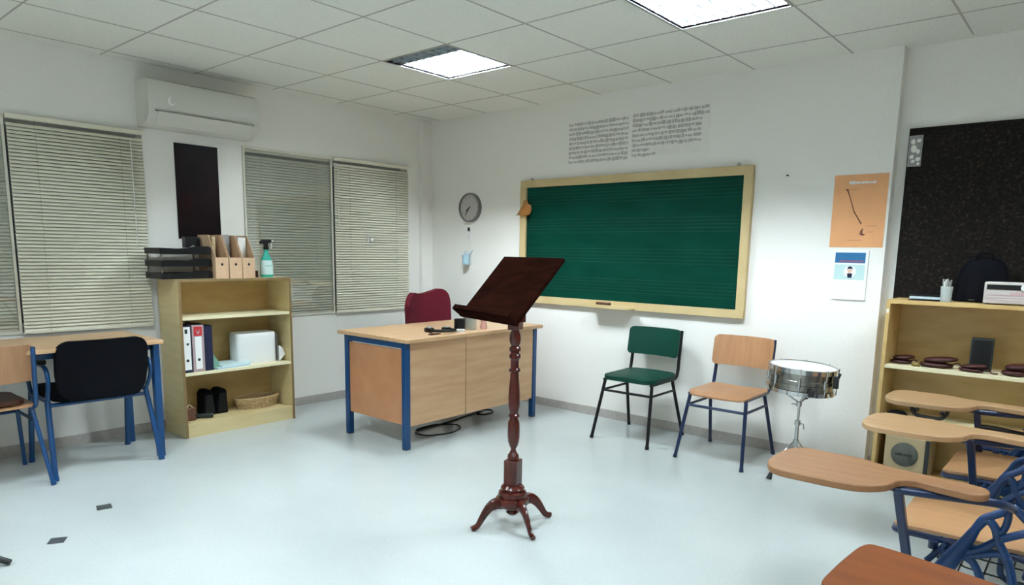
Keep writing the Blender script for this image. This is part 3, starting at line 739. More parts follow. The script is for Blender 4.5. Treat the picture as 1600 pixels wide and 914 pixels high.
obj('base', G().lathe([(0, 0), (1, 0), (1, .006), (0, .006)], 32, mx=Matrix.Diagonal((.08, .155, 1, 1))), 'wicker', t)
t = thing('brown_case', 'small dark brown case at the left end of the bottom shelf', 'case', (.255, -2.51, BZ))
obj('body', G().box(-.045, .045, -.042, .042, 0, .095), 'brown', t, bevel=.01); obj('strap', G().tube(smoothpath([(.035, -.02, .09), (.03, 0, .115), (.035, .02, .09)]), .005, 8), 'beige', t)
t = thing('dark_brush', 'dark green handled brush lying beside the brown case', 'brush', (.275, -2.405, BZ), radians(-30))
obj('handle', G().box(-.016, .016, -.045, .06, .006, .032), 'dkgreen', t, bevel=.004); obj('bristles', G().box(-.014, .014, -.075, -.045, 0, .03), 'blackf', t, bevel=.002)

# ------------------------------------------------------------------ left table
t = thing('work_table', 'beech topped table with blue legs under the left window', 'table', (0, 0, 0))
obj('table_top', G().box(.10, .725, -4.35, -2.835, .718, .742), 'beech_top', t, bevel=.003)
for (x, y) in ((.638, -2.855), (.165, -2.855), (.638, -4.31), (.165, -4.31)): obj('leg', G().box(x - .022, x + .022, y - .02, y + .02, 0, .718), 'blue', t, bevel=.004)
g = G().box(.60, .64, -4.29, -2.885, .675, .718).box(.15, .19, -4.29, -2.885, .675, .718).box(.187, .603, -2.885, -2.845, .675, .718)
obj('frame_rail', g, 'blue', t, bevel=.002)

# ------------------------------------------------------------------ school chairs (front towards -y)
def school_chair(kind, loc, rz, label):
    t = thing('school_chair', label, 'chair', loc, rz)
    fm = {'green': 'blackm', 'ply': 'blue_dark', 'blueply': 'blue'}[kind]
    for s in (-1, 1):
        obj('leg', G().tube([(s * .185, -.165, .422), (s * .222, -.262, .012)], .0115, 10).tube([(s * .2215, -.2605, .02), (s * .2233, -.2655, 0)], .0135, 10), fm, t)
        obj('leg', G().tube([(s * .185, .13, .422), (s * .222, .258, .012)], .0115, 10).tube([(s * .2215, .256, .02), (s * .2233, .262, 0)], .0135, 10), fm, t)
    for s in (-1, 1):
        g = G().tube(smoothpath([(s * .185, -.18, .420), (s * .185, -.05, .422), (s * .187, .12, .424), (s * .190, .175, .432), (s * .192, .198, .47), (s * .190, .215, .58), (s * .186, .245, .765)], 5), .0115, 10)
        obj('side_tube', g, fm, t)
    g = G().tube([(-.192, -.186, .345), (.192, -.186, .345)], .009, 8)
    for s in (-1, 1): g.tube([(s * .193, -.188, .345), (s * .193, .158, .345)], .009, 8)
    obj('stretcher', g, fm, t)
    pad = kind == 'green'
    sm = 'greenf' if pad else 'ply'; th = .028 if pad else .012
    def seat(x, y, s):
        z = .430 + s
        yy = y - .005
        z -= .10 * max(0, -(yy + .12)) ** 1.5 * 6 if not pad else .05 * max(0, -(yy + .13)) ** 1.5 * 6
        z += .05 * max(0, yy - .10) * 1.2
        z -= .006 * cos(pi * x / .40) * (1 if not pad else -.8 * (s > 0))
        return Vector((x, yy, z))
    obj('seat', G().panel(.40, .40, th, .06 if not pad else .07, seat), sm, t, bevel=.003 if not pad else .006)
    def back(x, y, s):
        z = .675 + y; yy = .225 + .16 * y - s - .012 + .05 * (1 - (x / .2) ** 2) * .9 - .026
        return Vector((x, yy, z))
    obj('backrest', G().panel(.405, .20, .012 if not pad else .022, .03, lambda x, y, s: back(x, y, s)), sm, t, bevel=.003)
    return t
school_chair('green', (2.575, -.322, 0), radians(1), 'green padded chair with a black frame below the chalkboard')
school_chair('ply', (3.245, -.342, 0), radians(0), 'orange plywood chair with dark blue legs beside the snare drum')
cc = school_chair('blueply', (.515, -3.705, 0), radians(-90), 'plywood chair with blue legs at the left edge of the photo')
tag(obj('brown_cushion', G().panel(.34, .32, .022, .06, lambda x, y, s: Vector((x, y, s))), 'brown', bevel=.004, loc=(.495, -3.705, .447)), 'flat dark brown cushion lying on the plywood seat at the left edge', 'cushion')

# black armchair at the table (front -x)
t = thing('armchair', 'black padded armchair with blue tubular frame at the left table', 'chair', (.46, -3.17, 0), radians(-90))
# local: front is -y (world -x), right is ... x
for s in (-1, 1):
    obj('leg', G().tube([(s * .262, .14, .44), (s * .285, .255, .012)], .0155, 10).tube([(s * .2845, .253, .022), (s * .2855, .258, 0)], .018, 10), 'blue', t)
    obj('leg', G().tube([(s * .262, -.16, .44), (s * .27, -.235, .012)], .0155, 10).tube([(s * .2698, -.233, .022), (s * .2702, -.237, 0)], .018, 10), 'blue', t)
    obj('arm', G().tube(smoothpath([(s * .262, .14, .43), (s * .268, .20, .52), (s * .27, .21, .58), (s * .27, .17, .628), (s * .27, .02, .636), (s * .27, -.14, .628), (s * .268, -.19, .58), (s * .262, -.16, .43)], 5), .012, 10), 'blue', t)
    obj('arm_pad', G().panel(.045, .27, .022, .02, lambda x, y, q, s=s: Vector((s * .27 + x, y + .01, .642 + q))), 'blackp', t, bevel=.004)
g = G().tube([(-.262, .14, .405), (.262, .14, .405)], .012, 10).tube([(-.262, -.16, .405), (.262, -.16, .405)], .012, 10)
g.tube([(-.262, .15, .43), (-.262, -.17, .43)], .012, 8).tube([(.262, .15, .43), (.262, -.17, .43)], .012, 8)
obj('seat_frame', g, 'blue', t)
obj('seat', G().panel(.47, .45, .055, .08, lambda x, y, q: Vector((x, y - .02, .425 + q - .012 * cos(x * 6) * (q > 0)))), 'blackf', t, bevel=.01)
def abk(x, y, q):
    w = 1 - .10 * max(0, -(y + .02)) / .17
    return Vector((x * w, .245 + q + .13 * y + .045 * (1 - (x / .24) ** 2) - .03, .606 + y))
obj('backrest', G().panel(.48, .345, .045, .075, abk), 'blackf', t, bevel=.008)
g = G()
for s in (-1, 1): g.tube(smoothpath([(s * .15, .12, .42), (s * .16, .23, .45), (s * .16, .262, .55)]), .011, 8)
obj('back_support', g, 'blue', t)

# ------------------------------------------------------------------ desk
t = thing('teacher_desk', 'beech laminate desk with square blue legs in the far corner', 'desk', (0, 0, 0))
DX0, DX1, DY0, DY1 = 1.01, 1.665, -1.725, -.375
obj('desk_top', G().prism([(.955, -1.745), (1.70, -1.75), (1.715, -1.735), (1.70, -.345), (.955, -.345)], .716, .742), 'beech_top', t, bevel=.003)
for (x, y) in ((DX0 + .02, DY0 + .02), (DX1 - .02, DY0 + .02), (DX1 - .02, DY1 - .02), (DX0 + .02, DY1 - .02)):
    obj('leg', G().box(x - .021, x + .021, y - .021, y + .021, 0.006, .716), 'blue', t, bevel=.004)
    obj('foot', G().box(x - .019, x + .019, y - .019, y + .019, 0, .006), 'rubber', t)
obj('side_rail', G().box(DX0 + .041, DX1 - .041, DY0, DY0 + .04, .676, .716), 'blue', t, bevel=.002)
obj('side_rail', G().box(DX0 + .041, DX1 - .041, DY1 - .04, DY1, .676, .716), 'blue', t, bevel=.002)
obj('side_panel', G().box(DX0 + .041, DX1 - .041, DY0 + .012, DY0 + .028, .165, .665), 'plyorange', t, bevel=.001)
obj('side_panel', G().box(DX0 + .041, DX1 - .041, DY1 - .028, DY1 - .012, .165, .665), 'plyorange', t, bevel=.001)
obj('front_panel', G().box(DX1 - .028, DX1 - .006, DY0 + .043, -1.168, .155, .712), 'beech', t, bevel=.001)
obj('front_panel', G().box(DX1 - .028, DX1 - .006, -1.162, DY1 - .043, .155, .712), 'beech', t, bevel=.001)
obj('rear_rail', G().box(DX0, DX0 + .04, DY0 + .041, DY1 - .041, .676, .716), 'blue', t, bevel=.002)
obj('panel_bolt', G().lathe([(0, 0), (.006, 0), (.006, .004), (0, .004)], 10, c=(DX1 - .006, -1.165, .17), mx=Matrix.Rotation(radians(90), 4, 'Y')), 'chrome', t)
# black cables beneath
def loop(cx, cy, rx, ry, a0, a1, n=30, z=.006, rot=0):
    P = []
    for k in range(n + 1):
        a = a0 + (a1 - a0) * k / n; x = rx * cos(a); y = ry * sin(a); P.append((cx + x * cos(rot) - y * sin(rot), cy + x * sin(rot) + y * cos(rot), z + .003 * sin(a * 3) ** 2))
    return P
tag(obj('power_cable', G().tube(loop(1.43, -1.22, .13, .19, -2.2, 3.9) + [(1.32, -1.0, .006), (1.28, -.8, .006), (1.24, -.55, .006), (1.1, -.3, .006), (.9, -.1, .006)], .0055, 8), 'blackp'), 'looped black cable on the floor under the desk', 'cable')
tag(obj('coiled_cable', G().tube(loop(1.33, -.62, .07, .09, 0, 12, 60, .02, .3), .0065, 8), 'blackp'), 'small coil of black cable under the right half of the desk', 'cable')

# burgundy office chair behind the desk (faces +x)
t = thing('office_chair', 'burgundy office chair tucked behind the desk', 'office chair', (.66, -.62, 0), radians(3))
def obk(x, y, q):
    top = max(0, y) / .24
    lift = .022 * top * (abs(x) / .23) ** 2.2 + .030 * top * (x / .23) * (x > 0)
    w = 1 - .22 * max(0, (y - .10) / .14) ** 2 - .10 * max(0, -y / .24)
    return Vector((-.02 - q + .05 * (x / .23) ** 2 * 1.1 - .06 * y, x * w, .70 + y + lift))
obj('backrest', G().panel(.50, .48, .06, .07, obk, 18, 18), 'burg', t, bevel=.012)
obj('seat', G().panel(.48, .46, .07, .1, lambda x, y, q: Vector((y + .24, x, .44 + q))), 'burg', t, bevel=.015)
obj('back_arm', G().tube(smoothpath([(.15, 0, .43), (-.05, 0, .42), (-.11, 0, .5), (-.10, 0, .66)]), .016, 8), 'blackm', t)
obj('column', G().lathe([(0, .09), (.03, .09), (.03, .30), (.018, .30), (.018, .43), (0, .43)], 16, c=(.24, 0, 0)), 'blackm', t)
for k in range(5):
    a = k * 2 * pi / 5 + .3; c = (.24 + .26 * cos(a), .26 * sin(a))
    obj('base_arm', G().tube([(.24, 0, .10), (c[0], c[1], .07)], [.024, .014], 8), 'blackm', t)
    obj('castor', G().lathe([(0, -.012), (.022, -.012), (.027, 0), (.022, .012), (0, .012)], 14, c=(c[0], c[1], .027), mx=Matrix.Rotation(radians(90), 4, 'X')).tube([(c[0], c[1], .03), (c[0], c[1], .07)], .006, 6), 'blackp', t)

# desk things
DZ = .742
t = thing('black_mug', 'black mug near the middle of the desk top', 'mug', (1.585, -1.155, DZ))
obj('cup', G().lathe([(0, 0), (.036, 0), (.040, .004), (.041, .088), (.037, .088), (.036, .008), (0, .008)], 28), 'blackp', t)
obj('handle', G().tube(smoothpath([(-.02, .035, .07), (-.03, .06, .065), (-.03, .062, .03), (-.02, .036, .02)]), .005, 8), 'blackp', t)
t = thing('headphones', 'black headphones lying on the desk left of the black mug', 'headphones', (1.55, -1.30, DZ), radians(80))
obj('headband', G().tube(smoothpath([(-.07, .03, .014), (-.085, -.02, .018), (-.05, -.075, .02), (.02, -.09, .02), (.075, -.05, .018), (.085, 0, .014)]), .011, 8), 'blackp', t)
for s in (-1, 1):
    g = G().lathe([(0, 0), (.030, 0), (.036, .010), (.034, .026), (0, .030)], 20, c=(s * .062, .045 - .015 * s, .002)); e = obj('ear_cup', g, 'blackp', t)
    obj('cap', G().lathe([(0, 0), (.024, 0), (.021, .005), (0, .006)], 20, c=(s * .062, .045 - .015 * s, .0315)), 'alu', e)
tag(obj('brown_pencil_case', G().box(-.018, .018, -.045, .045, 0, .008), 'castanet', bevel=.003, loc=(1.615, -1.425, DZ)), 'small flat reddish brown strip at the left of the desk things', 'case')
t = thing('tape_roll', 'small white tape roll in front of the black mug', 'tape', (1.645, -1.205, DZ))
obj('roll', G().lathe([(.016, 0), (.030, 0), (.030, .022), (.016, .022), (.016, 0)], 24), 'paper', t)
obj('core', G().lathe([(.0135, 0), (.016, 0), (.016, .022), (.0135, .022), (.0135, 0)], 20), 'pinkskin', t)
t = thing('glass_jar', 'clear glass jar with papers right of the black mug', 'jar', (1.555, -1.02, DZ))
obj('jar', G().lathe([(0, 0), (.044, 0), (.048, .006), (.048, .10), (.045, .10), (.044, .008), (0, .008)], 28), 'clear', t)
obj('rim', G().lathe([(.045, .098), (.050, .098), (.050, .106), (.045, .106), (.045, .098)], 28), 'paper', t)
obj('contents', G().box(-.022, -.006, -.02, .022, .009, .092).box(.004, .022, -.026, .012, .009, .085), 'ink', t)
t = thing('pink_toy', 'pinkish plastic figure on the desk right of the glass jar', 'ornament', (1.60, -.925, DZ))
obj('body', G().lathe([(0, 0), (.024, 0), (.027, .02), (.020, .05), (.024, .07), (.012, .088), (0, .09)], 18), 'pinkskin', t)
obj('tail', G().tube(smoothpath([(.01, .015, .06), (.015, .04, .085), (.01, .045, .095)]), .006, 8), 'pinkskin', t)
t = thing('small_cups', 'stack of white paper cups behind the black mug', 'cups', (1.47, -1.00, DZ))
obj('cup', G().lathe([(0, 0), (.026, 0), (.034, .075), (.031, .075), (.024, .006), (0, .006)], 22), 'paper', t)
obj('cup', G().lathe([(.030, .0555), (.0315, .055), (.0362, .085), (.0335, .085)], 22, c=(0, 0, .0)), 'paper', t)
t = thing('white_capped_bottle', 'slim dark bottle with a white cap beside the burgundy chair', 'bottle', (1.25, -.80, DZ))
obj('body', G().lathe([(0, 0), (.017, 0), (.018, .06), (.014, .095), (0, .095)], 18), 'dkgreen', t)
obj('cap', G().lathe([(0, .095), (.015, .095), (.017, .10), (.016, .12), (0, .124)], 18), 'paper', t, label='white cap')

# ------------------------------------------------------------------ lectern / music stand
SC_ = (2.975, -2.175)
t = thing('music_stand', 'turned dark red wooden music stand in the middle of the floor', 'music stand', (*SC_, 0))
prof = [(0, .045), (.018, .05), (.030, .062), (.022, .078), (.050, .085), (.072, .10), (.082, .118), (.080, .135), (.066, .142), (.070, .155), (.066, .168), (.054, .174), (.058, .188), (.050, .198), (.042, .205), (0, .205)]
obj('base_hub', G().lathe(prof, 36), 'mahog', t)
obj('base_block', G().box(-.034, .034, -.034, .034, .203, .325, Matrix.Rotation(radians(16), 4, 'Z')), 'mahog', t, bevel=.003)
prof = [(0, .325), (.026, .325), (.028, .335), (.026, .350), (.020, .356), (.0125, .372), (.0125, .380), (.020, .392), (.027, .415), (.029, .44), (.029, .475), (.027, .51), (.020, .525), (.018, .530), (.026, .536), (.026, .544), (.019, .550), (.022, .565), (.027, .59), (.028, .63), (.026, .67), (.021, .72), (.020, .748), (.027, .753), (.027, .764), (.020, .769), (.020, .80), (.022, .812), (.027, .818), (.027, .832), (.020, .838), (.020, .845), (.027, .851), (.027, .866), (.018, .874), (.024, .886), (.028, .905), (.026, .925), (.019, .945), (.020, .952), (0, .952)]
obj('turned_column', G().lathe(prof, 32), 'mahog', t)
obj('neck_block', G().box(-.028, .028, -.028, .028, .950, 1.0, Matrix.Rotation(radians(16), 4, 'Z')).box(-.036, .036, -.034, .034, .985, 1.035, Matrix.Rotation(radians(-15), 4, 'Z')), 'mahog', t, bevel=.003)
for k in range(4):
    a = radians(-112 + 90 * k)
    d = Vector((cos(a), sin(a), 0)); up = Vector((0, 0, 1)); sd = Vector((-sin(a), cos(a), 0))
    pth = [(.03, .105, .026), (.075, .118, .030), (.11, .112, .026), (.14, .085, .021), (.165, .050, .017), (.185, .022, .015), (.215, .010, .015)]
    P = smoothpath([(r, z, w) for r, z, w in pth], 3); g = G(); vs = []
    for i, q in enumerate(P):
        a0 = P[max(0, i - 1)]; b0 = P[min(len(P) - 1, i + 1)]; tt = Vector((b0[0] - a0[0], b0[1] - a0[1])).normalized(); nn = Vector((-tt[1], tt[0]))
        wd = q[2] * .62
        for j in range(10):
            an = 2 * pi * j / 10; rr = q[0] + nn[0] * q[2] * sin(an); z = max(0.0, q[1] + nn[1] * q[2] * sin(an))
            vs.append(d * rr + up * z + sd * wd * cos(an) * (1.25 if i > len(P) - 4 else 1))
    n = len(P); fs = [(i * 10 + j, i * 10 + (j + 1) % 10, (i + 1) * 10 + (j + 1) % 10, (i + 1) * 10 + j) for i in range(n - 1) for j in range(10)] + [tuple(range(9, -1, -1)), tuple((n - 1) * 10 + j for j in range(10))]
    g.add(vs, fs); obj('leg', g, 'mahog', t)
# sloping desk
yaw = .7104; Rv = Vector((cos(yaw), sin(yaw), 0)); Fv = Vector((-sin(yaw), cos(yaw), 0)); al, wd, ln, tl = .974, .475, .365, .832
dv = Rv * cos(al) - Fv * sin(al); hv = Rv * sin(al) + Fv * cos(al); sv = hv * cos(tl) + Vector((0, 0, sin(tl))); nv = dv.cross(sv)
ctr = Vector((2.953 - SC_[0], -2.194 - SC_[1], 1.149))
mx = Matrix((( dv.x, sv.x, nv.x, ctr.x), (dv.y, sv.y, nv.y, ctr.y), (dv.z, sv.z, nv.z, ctr.z), (0, 0, 0, 1)))
obj('desk_board', G().box(-wd / 2, wd / 2, -ln / 2, ln / 2, -.018, 0, mx), 'walnut', t, bevel=.003)
obj('ledge', G().box(-wd / 2, wd / 2, -ln / 2 - .014, -ln / 2, -.018, .045, mx).box(-wd / 2, wd / 2, -ln / 2 - .014, -ln / 2 + .010, .045, .053, mx), 'walnut', t, bevel=.003)
obj('mount', G().box(-.03, .03, -.13, .08, -.045, -.018, mx), 'mahog', t, bevel=.003)
# ------------------------------------------------------------------ snare drum
t = thing('snare_drum', 'silver snare drum standing beside the orange plywood chair', 'drum', (3.728, -.455, .528), 0)
TL = Matrix.Rotation(radians(3), 4, 'Y')
Rr = .178
obj('shell', G().lathe([(Rr - .004, .006), (Rr, .006), (Rr, .055), (Rr + .003, .058), (Rr + .003, .078), (Rr, .081), (Rr, .135), (Rr - .004, .135), (Rr - .004, .006)], 56, mx=TL), 'shell', t)
obj('hoop', G().lathe([(Rr + .001, .122), (Rr + .012, .122), (Rr + .012, .148), (Rr + .006, .150), (Rr + .001, .146), (Rr + .001, .122)], 56, mx=TL), 'chrome', t)
obj('hoop', G().lathe([(Rr + .001, -.004), (Rr + .012, -.004), (Rr + .012, .020), (Rr + .001, .020), (Rr + .001, -.004)], 56, mx=TL), 'chrome', t)
obj('drum_skin', G().lathe([(0, .136), (Rr + .001, .136), (Rr + .001, .1425), (0, .1425)], 56, mx=TL), 'head', t)
obj('drum_skin', G().lathe([(0, .001), (Rr + .001, .001), (Rr + .001, .006), (0, .006)], 56, mx=TL), 'head', t)
for k in range(8):
    a = 2 * pi * k / 8 + .25; c = Vector((cos(a), sin(a), 0))
    def P(r, z): v = TL @ Vector((c.x * r, c.y * r, z)); return v
    lg = obj('lug', G().tube([P(Rr + .008, .045), P(Rr + .008, .095)], .009, 10), 'chrome', t)
    obj('tension_rod', G().tube([P(Rr + .014, -.002), P(Rr + .014, .155)], .003, 6), 'chrome', lg)
v = TL @ Vector(((Rr + .02) * cos(-.15), (Rr + .02) * sin(-.15), .10))
obj('strainer', G().box(v.x - .012, v.x + .014, v.y - .015, v.y + .015, v.z - .05, v.z + .02).tube([(v.x + .01, v.y, v.z + .01), (v.x + .02, v.y, v.z + .04)], .008, 8), 'rubber', t, bevel=.003)
v = TL @ Vector(((Rr + .01) * cos(-.95), (Rr + .01) * sin(-.95), .02)); obj('snare_knob', G().box(v.x - .015, v.x + .015, v.y - .012, v.y + .012, v.z - .018, v.z + .022), 'rubber', t, bevel=.003)
t = thing('drum_stand', 'chrome tripod stand carrying the snare drum', 'stand', (3.728, -.455, 0))
obj('lower_tube', G().tube([(0, 0, .06), (0, 0, .33)], .011, 12), 'chrome', t)
obj('upper_tube', G().tube([(0, 0, .32), (0.002, 0, .46)], .008, 12), 'chrome', t)
obj('clamp', G().lathe([(0, .315), (.017, .315), (.017, .345), (0, .345)], 14).tube([(0, 0, .33), (.04, -.02, .33), (.045, -.022, .30)], .004, 8).lathe([(0, .43), (.016, .43), (.016, .455), (0, .455)], 14).tube([(0, 0, .44), (-.04, -.01, .44)], .004, 8), 'chrome', t)
for k in range(3):
    a = radians(-60 + 120 * k); tip = Vector((cos(a) * .150, sin(a) * .150, .520 - .009 * cos(a) * .8))
    b_ = obj('basket_arm', G().tube(smoothpath([(0, 0, .45), (cos(a) * .05, sin(a) * .05, .478), (cos(a) * .11, sin(a) * .11, .512), tuple(tip)]), .0055, 8), 'chrome', t)
    obj('grip', G().tube([tip + Vector((cos(a) * -.012, sin(a) * -.012, -.001)), tip + Vector((cos(a) * .022, sin(a) * .022, -.001))], .009, 8), 'rubber', b_)
for k, (fx, fy) in enumerate(((-.082, -.15), (.115, -.0), (-.12, .10))):
    d = Vector((fx, fy, 0)); L_ = d.length; u = d / L_
    lg = obj('leg', G().tube(smoothpath([u * .012 + Vector((0, 0, .215)), u * (L_ * .55) + Vector((0, 0, .15)), u * (L_ * .85) + Vector((0, 0, .07)), u * L_ + Vector((0, 0, .03))]), .0055, 8).tube([Vector((0, 0, .075)), u * (L_ * .6) + Vector((0, 0, .135))], .004, 6), 'chrome', t)
    obj('rubber_foot', G().tube([u * (L_ - .003) + Vector((0, 0, .04)), u * (L_ + .012) + Vector((0, 0, .0))], [.010, .017], 12), 'rubber', lg)
obj('collar', G().lathe([(0, .205), (.018, .205), (.018, .225), (0, .225)], 14).lathe([(0, .065), (.016, .065), (.016, .085), (0, .085)], 14), 'chrome', t)

# ------------------------------------------------------------------ tablet arm chairs
OUT = [(.05, 0), (.12, .0), (.21, .0), (.31, -.035), (.42, -.048), (.53, -.058), (.562, -.085), (.562, -.125), (.53, -.152), (.45, -.142), (.39, -.136), (.355, -.165), (.34, -.225), (.30, -.275), (.24, -.298), (.13, -.303), (.05, -.296), (.012, -.25), (0, -.19), (0, -.11), (.010, -.04)]
OUT0 = [(.035, 0), (.16, -.012), (.31, -.035), (.42, -.05), (.53, -.065), (.562, -.09), (.562, -.125), (.53, -.152), (.45, -.142), (.39, -.136), (.355, -.165), (.34, -.225), (.30, -.275), (.24, -.298), (.13, -.303), (.04, -.296), (.006, -.27), (0, -.20), (0, -.10), (.006, -.022)]
def q3(P, y): return [(x, y, z) for x, z in P]
def tablet_chair(out, tabmat, label, loc, rz, tz=.68, round_=True):
    t = thing('tablet_arm_chair', label, 'chair', loc, rz, 'tablet arm chairs on the right')
    pts = smoothpath([(x, y, 0) for x, y in out], 4, True)
    obj('writing_tablet', G().prism([(p.x, p.y) for p in pts], tz - .022, tz), tabmat, t, bevel=.004)
    obj('seat', G().panel(.43, .42, .014, .06, lambda x, y, s: Vector((.50 - y * 1.0, .36 + x, .437 + s - .10 * max(0, (y - .12)) ** 1.5 * 4 - .008 * cos(pi * x / .43)))), 'seatwood', t, bevel=.003)
    bk = obj('backrest', G().panel(.42, .20, .014, .05, lambda x, y, s: Vector((.79 + .12 * y + s + .03 * (1 - (x / .21) ** 2), .36 + x, .78 + y))), 'seatwood', t, bevel=.003)
    # near side frame
    A = [(.395, .13), (.425, .27), (.443, .328), (.476, .401), (.505, .458), (.528, .512), (.544, .547), (.569, .566), (.588, .580), (.612, .600), (.66, .57), (.72, .68), (.76, .78), (.775, .84)]
    rA = [.02, .026, .028, .026, .019, .013, .012, .012, .012, .012, .012, .012, .012, .012]
    P = smoothpath([(x, .07, z) for x, z in A], 3)
    def rr(i): f = i / 3; k = min(int(f), len(rA) - 2); return rA[k] + (rA[k + 1] - rA[k]) * (f - k)
    obj('side_frame', G().tube(P, [rr(i) for i in range(len(P))], 12), 'blue_frame', t)
    P2 = [Vector((p.x, .60, p.z)) for p in P]
    obj('side_frame', G().tube(P2, [rr(i) for i in range(len(P))], 12), 'blue_frame', t)
    for (yy, yt) in ((.07, .07), (.60, .60)):
        B = [(.528, .512), (.545, .540), (.561, .543), (.577, .522), (.587, .487), (.599, .465), (.616, .429), (.632, .369), (.65, .25), (.665, .013)]
        obj('rear_leg', G().tube(smoothpath(q3(B, yy), 4), .0125, 10).tube([(.6648, yy, .02), (.6665, yy, 0)], .0155, 10), 'blue_frame', t)
        E_ = [(.49, .43), (.51, .418), (.531, .406), (.548, .376), (.558, .343), (.566, .25), (.575, .18), (.66, .16)]
        g = G().tube(smoothpath(q3(E_, yy), 4), .0115, 10)
        g.tube(smoothpath(q3([(.48, .41), (.507, .432), (.54, .450), (.565, .472), (.589, .496), (.614, .512), (.70, .57), (.74, .64)], yy), 4), .012, 10)
        g.tube(smoothpath(q3([(.48, .41), (.523, .424), (.562, .441), (.594, .451), (.618, .442)], yy), 4), .0105, 10)
        g.tube(smoothpath(q3([(.558, .558), (.568, .536), (.58, .522), (.590, .520), (.598, .537), (.602, .566), (.600, .592)], yy), 4), .010, 10)
        obj('frame_loops', g, 'blue_frame', t)
        obj('front_leg', G().tube([(.42, yy, .25), (.36, yy, .013)], .0125, 10).tube([(.3616, yy, .02), (.3575, yy, 0)], .0155, 10), 'blue_frame', t)
    g = G().tube(smoothpath([(.73, .145, .425), (.40, .145, .425), (.315, .15, .422), (.295, .20, .418), (.295, .36, .416), (.295, .53, .418), (.315, .575, .422), (.40, .578, .425), (.73, .578, .425)], 4), .0105, 8)
    g.tube([(.45, .07, .40), (.45, .60, .40)], .010, 8).tube([(.66, .07, .40), (.66, .60, .40)], .010, 8)
    obj('seat_frame', g, 'blue_dark', t)
    # support of the tablet
    g = G().tube([(.10, -.16, tz - .03), (.345, -.155, tz - .03)], .008, 8)
    g.tube(smoothpath([(.345, -.155, tz - .032), (.46, -.115, tz - .034), (.57, -.075, tz - .036), (.60, -.03, tz - .05), (.612, .05, .60)], 4), .012, 10)
    obj('arm_tube', g, 'blue_dark', t)
    g = G().sqtube([(.352, -.152, tz - .02), (.375, .02, .34)], .024).sqtube([(.375, .02, .342), (.40, .07, .20)], .024)
    obj('tablet_support', g, 'blue_dark', t, bevel=.003)
    obj('knob', G().lathe([(0, -.012), (.014, -.012), (.014, .012), (0, .012)], 14, c=(.417, .125, .412), mx=Matrix.Rotation(radians(0), 4, 'X')), 'blue_dark', t)
    # wire book basket
    for ya, yb_ in ((.12, .13), (.55, .54)): obj('basket_bracket', G().tube([(.405, ya, .355), (.452, yb_, .42)], .010, 8), 'blue_frame', t)
    g = G().tube([(.405, .12, .35), (.405, .55, .35)], .0035, 6)
    for x in (.47, .54, .61, .68, .74): g.tube([(x, .09, .27), (x, .57, .27)], .003, 6)
    for y in (.09, .24, .36, .48, .57): g.tube(smoothpath([(.405, min(max(y, .12), .55), .35), (.45, y, .29), (.52, y, .27), (.74, y, .27)], 3), .003, 6)
    g.tube([(.45, .13, .42), (.50, .10, .28)], .003, 6)
    obj('wire_basket', g, 'blackm', t)
    return t
c1 = tablet_chair(OUT, 'tabwood', 'tablet arm chair in front, its long orange paddle nearest the drum stand', (4.29, -2.27, 0), 0)
def retab(t, m):
    for o in t.children:
        if o.name.startswith('writing_tablet'): o.data = o.data.copy(); o.data.materials[0] = M[m]
c2 = dup(c1, (4.305, -1.49, 0), 0, 'second tablet arm chair, its pale paddle crossing the cabinet')
retab(c2, 'plypale')
for o in c2.children:
    if o.name.split('.')[0] in ('writing_tablet', 'tablet_support'): o.location.x += .06
c3 = dup(c1, (4.31, -.88, 0), 0, 'tablet arm chair closest to the cabinet, mostly hidden by the others')
retab(c3, 'plypale')
obj('cross_bar', G().tube(smoothpath([(.355, -.11, .575), (.42, -.10, .575), (.50, -.08, .565), (.60, -.05, .55)], 4), .011, 8), 'blackm', c3)
c0 = tablet_chair(OUT0, 'plyred', 'reddish brown paddle of the nearest tablet chair at the bottom edge', (4.685, -2.965, 0), radians(-3))

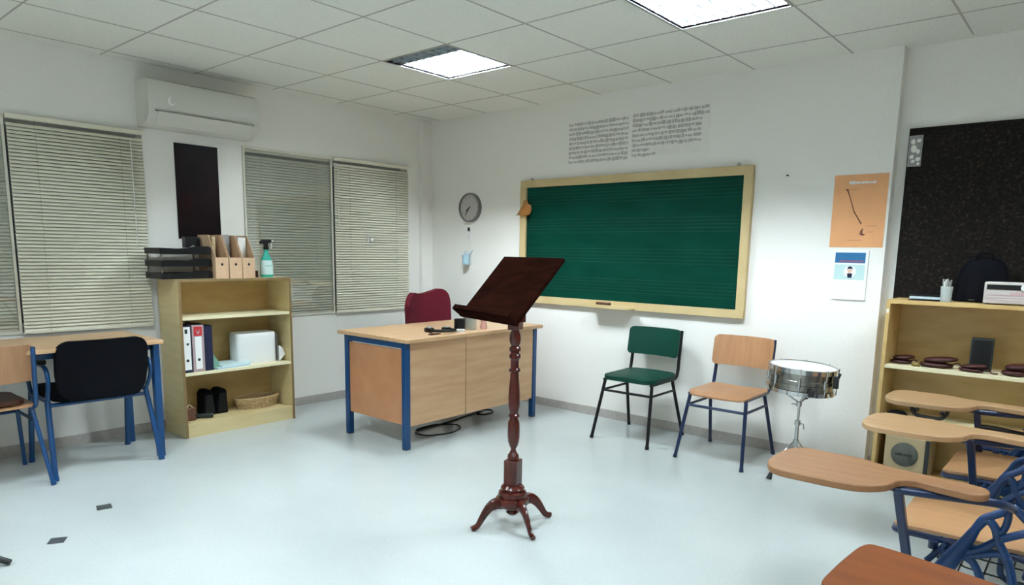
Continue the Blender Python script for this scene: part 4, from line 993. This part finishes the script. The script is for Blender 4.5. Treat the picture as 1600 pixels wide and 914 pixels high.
# ------------------------------------------------------------------ floor marks and tripod at the lower left
def patch(x, y, rz, w, d, label):
    o = obj('floor_patch', G().box(-w / 2, w / 2, -d / 2, d / 2, 0, .004), 'darksq', bevel=.001, loc=(x, y, 0)); o.rotation_euler = (0, 0, rz)
    tag(o, label, 'patch', 'dark floor patches')
patch(1.333, -3.420, radians(-14), .066, .066, 'small dark grey rectangle on the floor, the one nearer the table')
patch(1.620, -3.708, radians(-30), .062, .064, 'small dark grey rectangle on the floor, the one nearer the bottom edge')
t = thing('tripod_stand', 'black tripod foot reaching in at the bottom left corner', 'stand', (1.52, -4.22, 0))
for k in range(3):
    a = radians(53 + 120 * k); u = Vector((cos(a), sin(a), 0))
    lg = obj('leg', G().sqtube([u * .02 + Vector((0, 0, .22)), u * .36 + Vector((0, 0, .02))], .016, .020), 'blackm', t, bevel=.002)
    obj('brace', G().sqtube([Vector((0, 0, .06)), u * .28 + Vector((0, 0, .045))], .004, .012), 'alu', lg)
    obj('foot_cap', G().tube([u * .335 + Vector((0, 0, .034)), u * .385 + Vector((0, 0, .012))], [.013, .0125], 10), 'rubber', lg)
obj('pole', G().tube([(0, 0, .04), (0, 0, .95)], .010, 12), 'blackm', t)
obj('shelf_top', G().box(-.22, .22, -.01, .01, .95, 1.2), 'blackm', t, bevel=.002)

# ------------------------------------------------------------------ world, camera
w = bpy.data.worlds.new('night'); SC.world = w; w.use_nodes = True
w.node_tree.nodes['Background'].inputs[0].default_value = (.02, .025, .04, 1); w.node_tree.nodes['Background'].inputs[1].default_value = .3
cam = bpy.data.cameras.new('camera'); co = bpy.data.objects.new('camera', cam); COL.objects.link(co)
yaw, pit, rol = .7104, -.1531, .0168
fwd = Vector((-sin(yaw) * cos(pit), cos(yaw) * cos(pit), sin(pit))); right = Vector((cos(yaw), sin(yaw), 0)); up = right.cross(fwd)
r2 = right * cos(rol) + up * sin(rol); u2 = -right * sin(rol) + up * cos(rol)
mw = Matrix(((r2.x, u2.x, -fwd.x, 5.036), (r2.y, u2.y, -fwd.y, -4.592), (r2.z, u2.z, -fwd.z, 1.308), (0, 0, 0, 1)))
co.matrix_world = mw
cam.sensor_fit = 'HORIZONTAL'; cam.sensor_width = 36; cam.lens = 1073.8 / 1600 * 36
cam.shift_y = 101.7 / 1600; cam.clip_start = .02
SC.camera = co
SC.view_settings.view_transform = 'Standard'; SC.view_settings.look = 'None'
SC.view_settings.gamma = 1; SC.view_settings.use_curve_mapping = False
SC.view_settings.exposure = 0.0
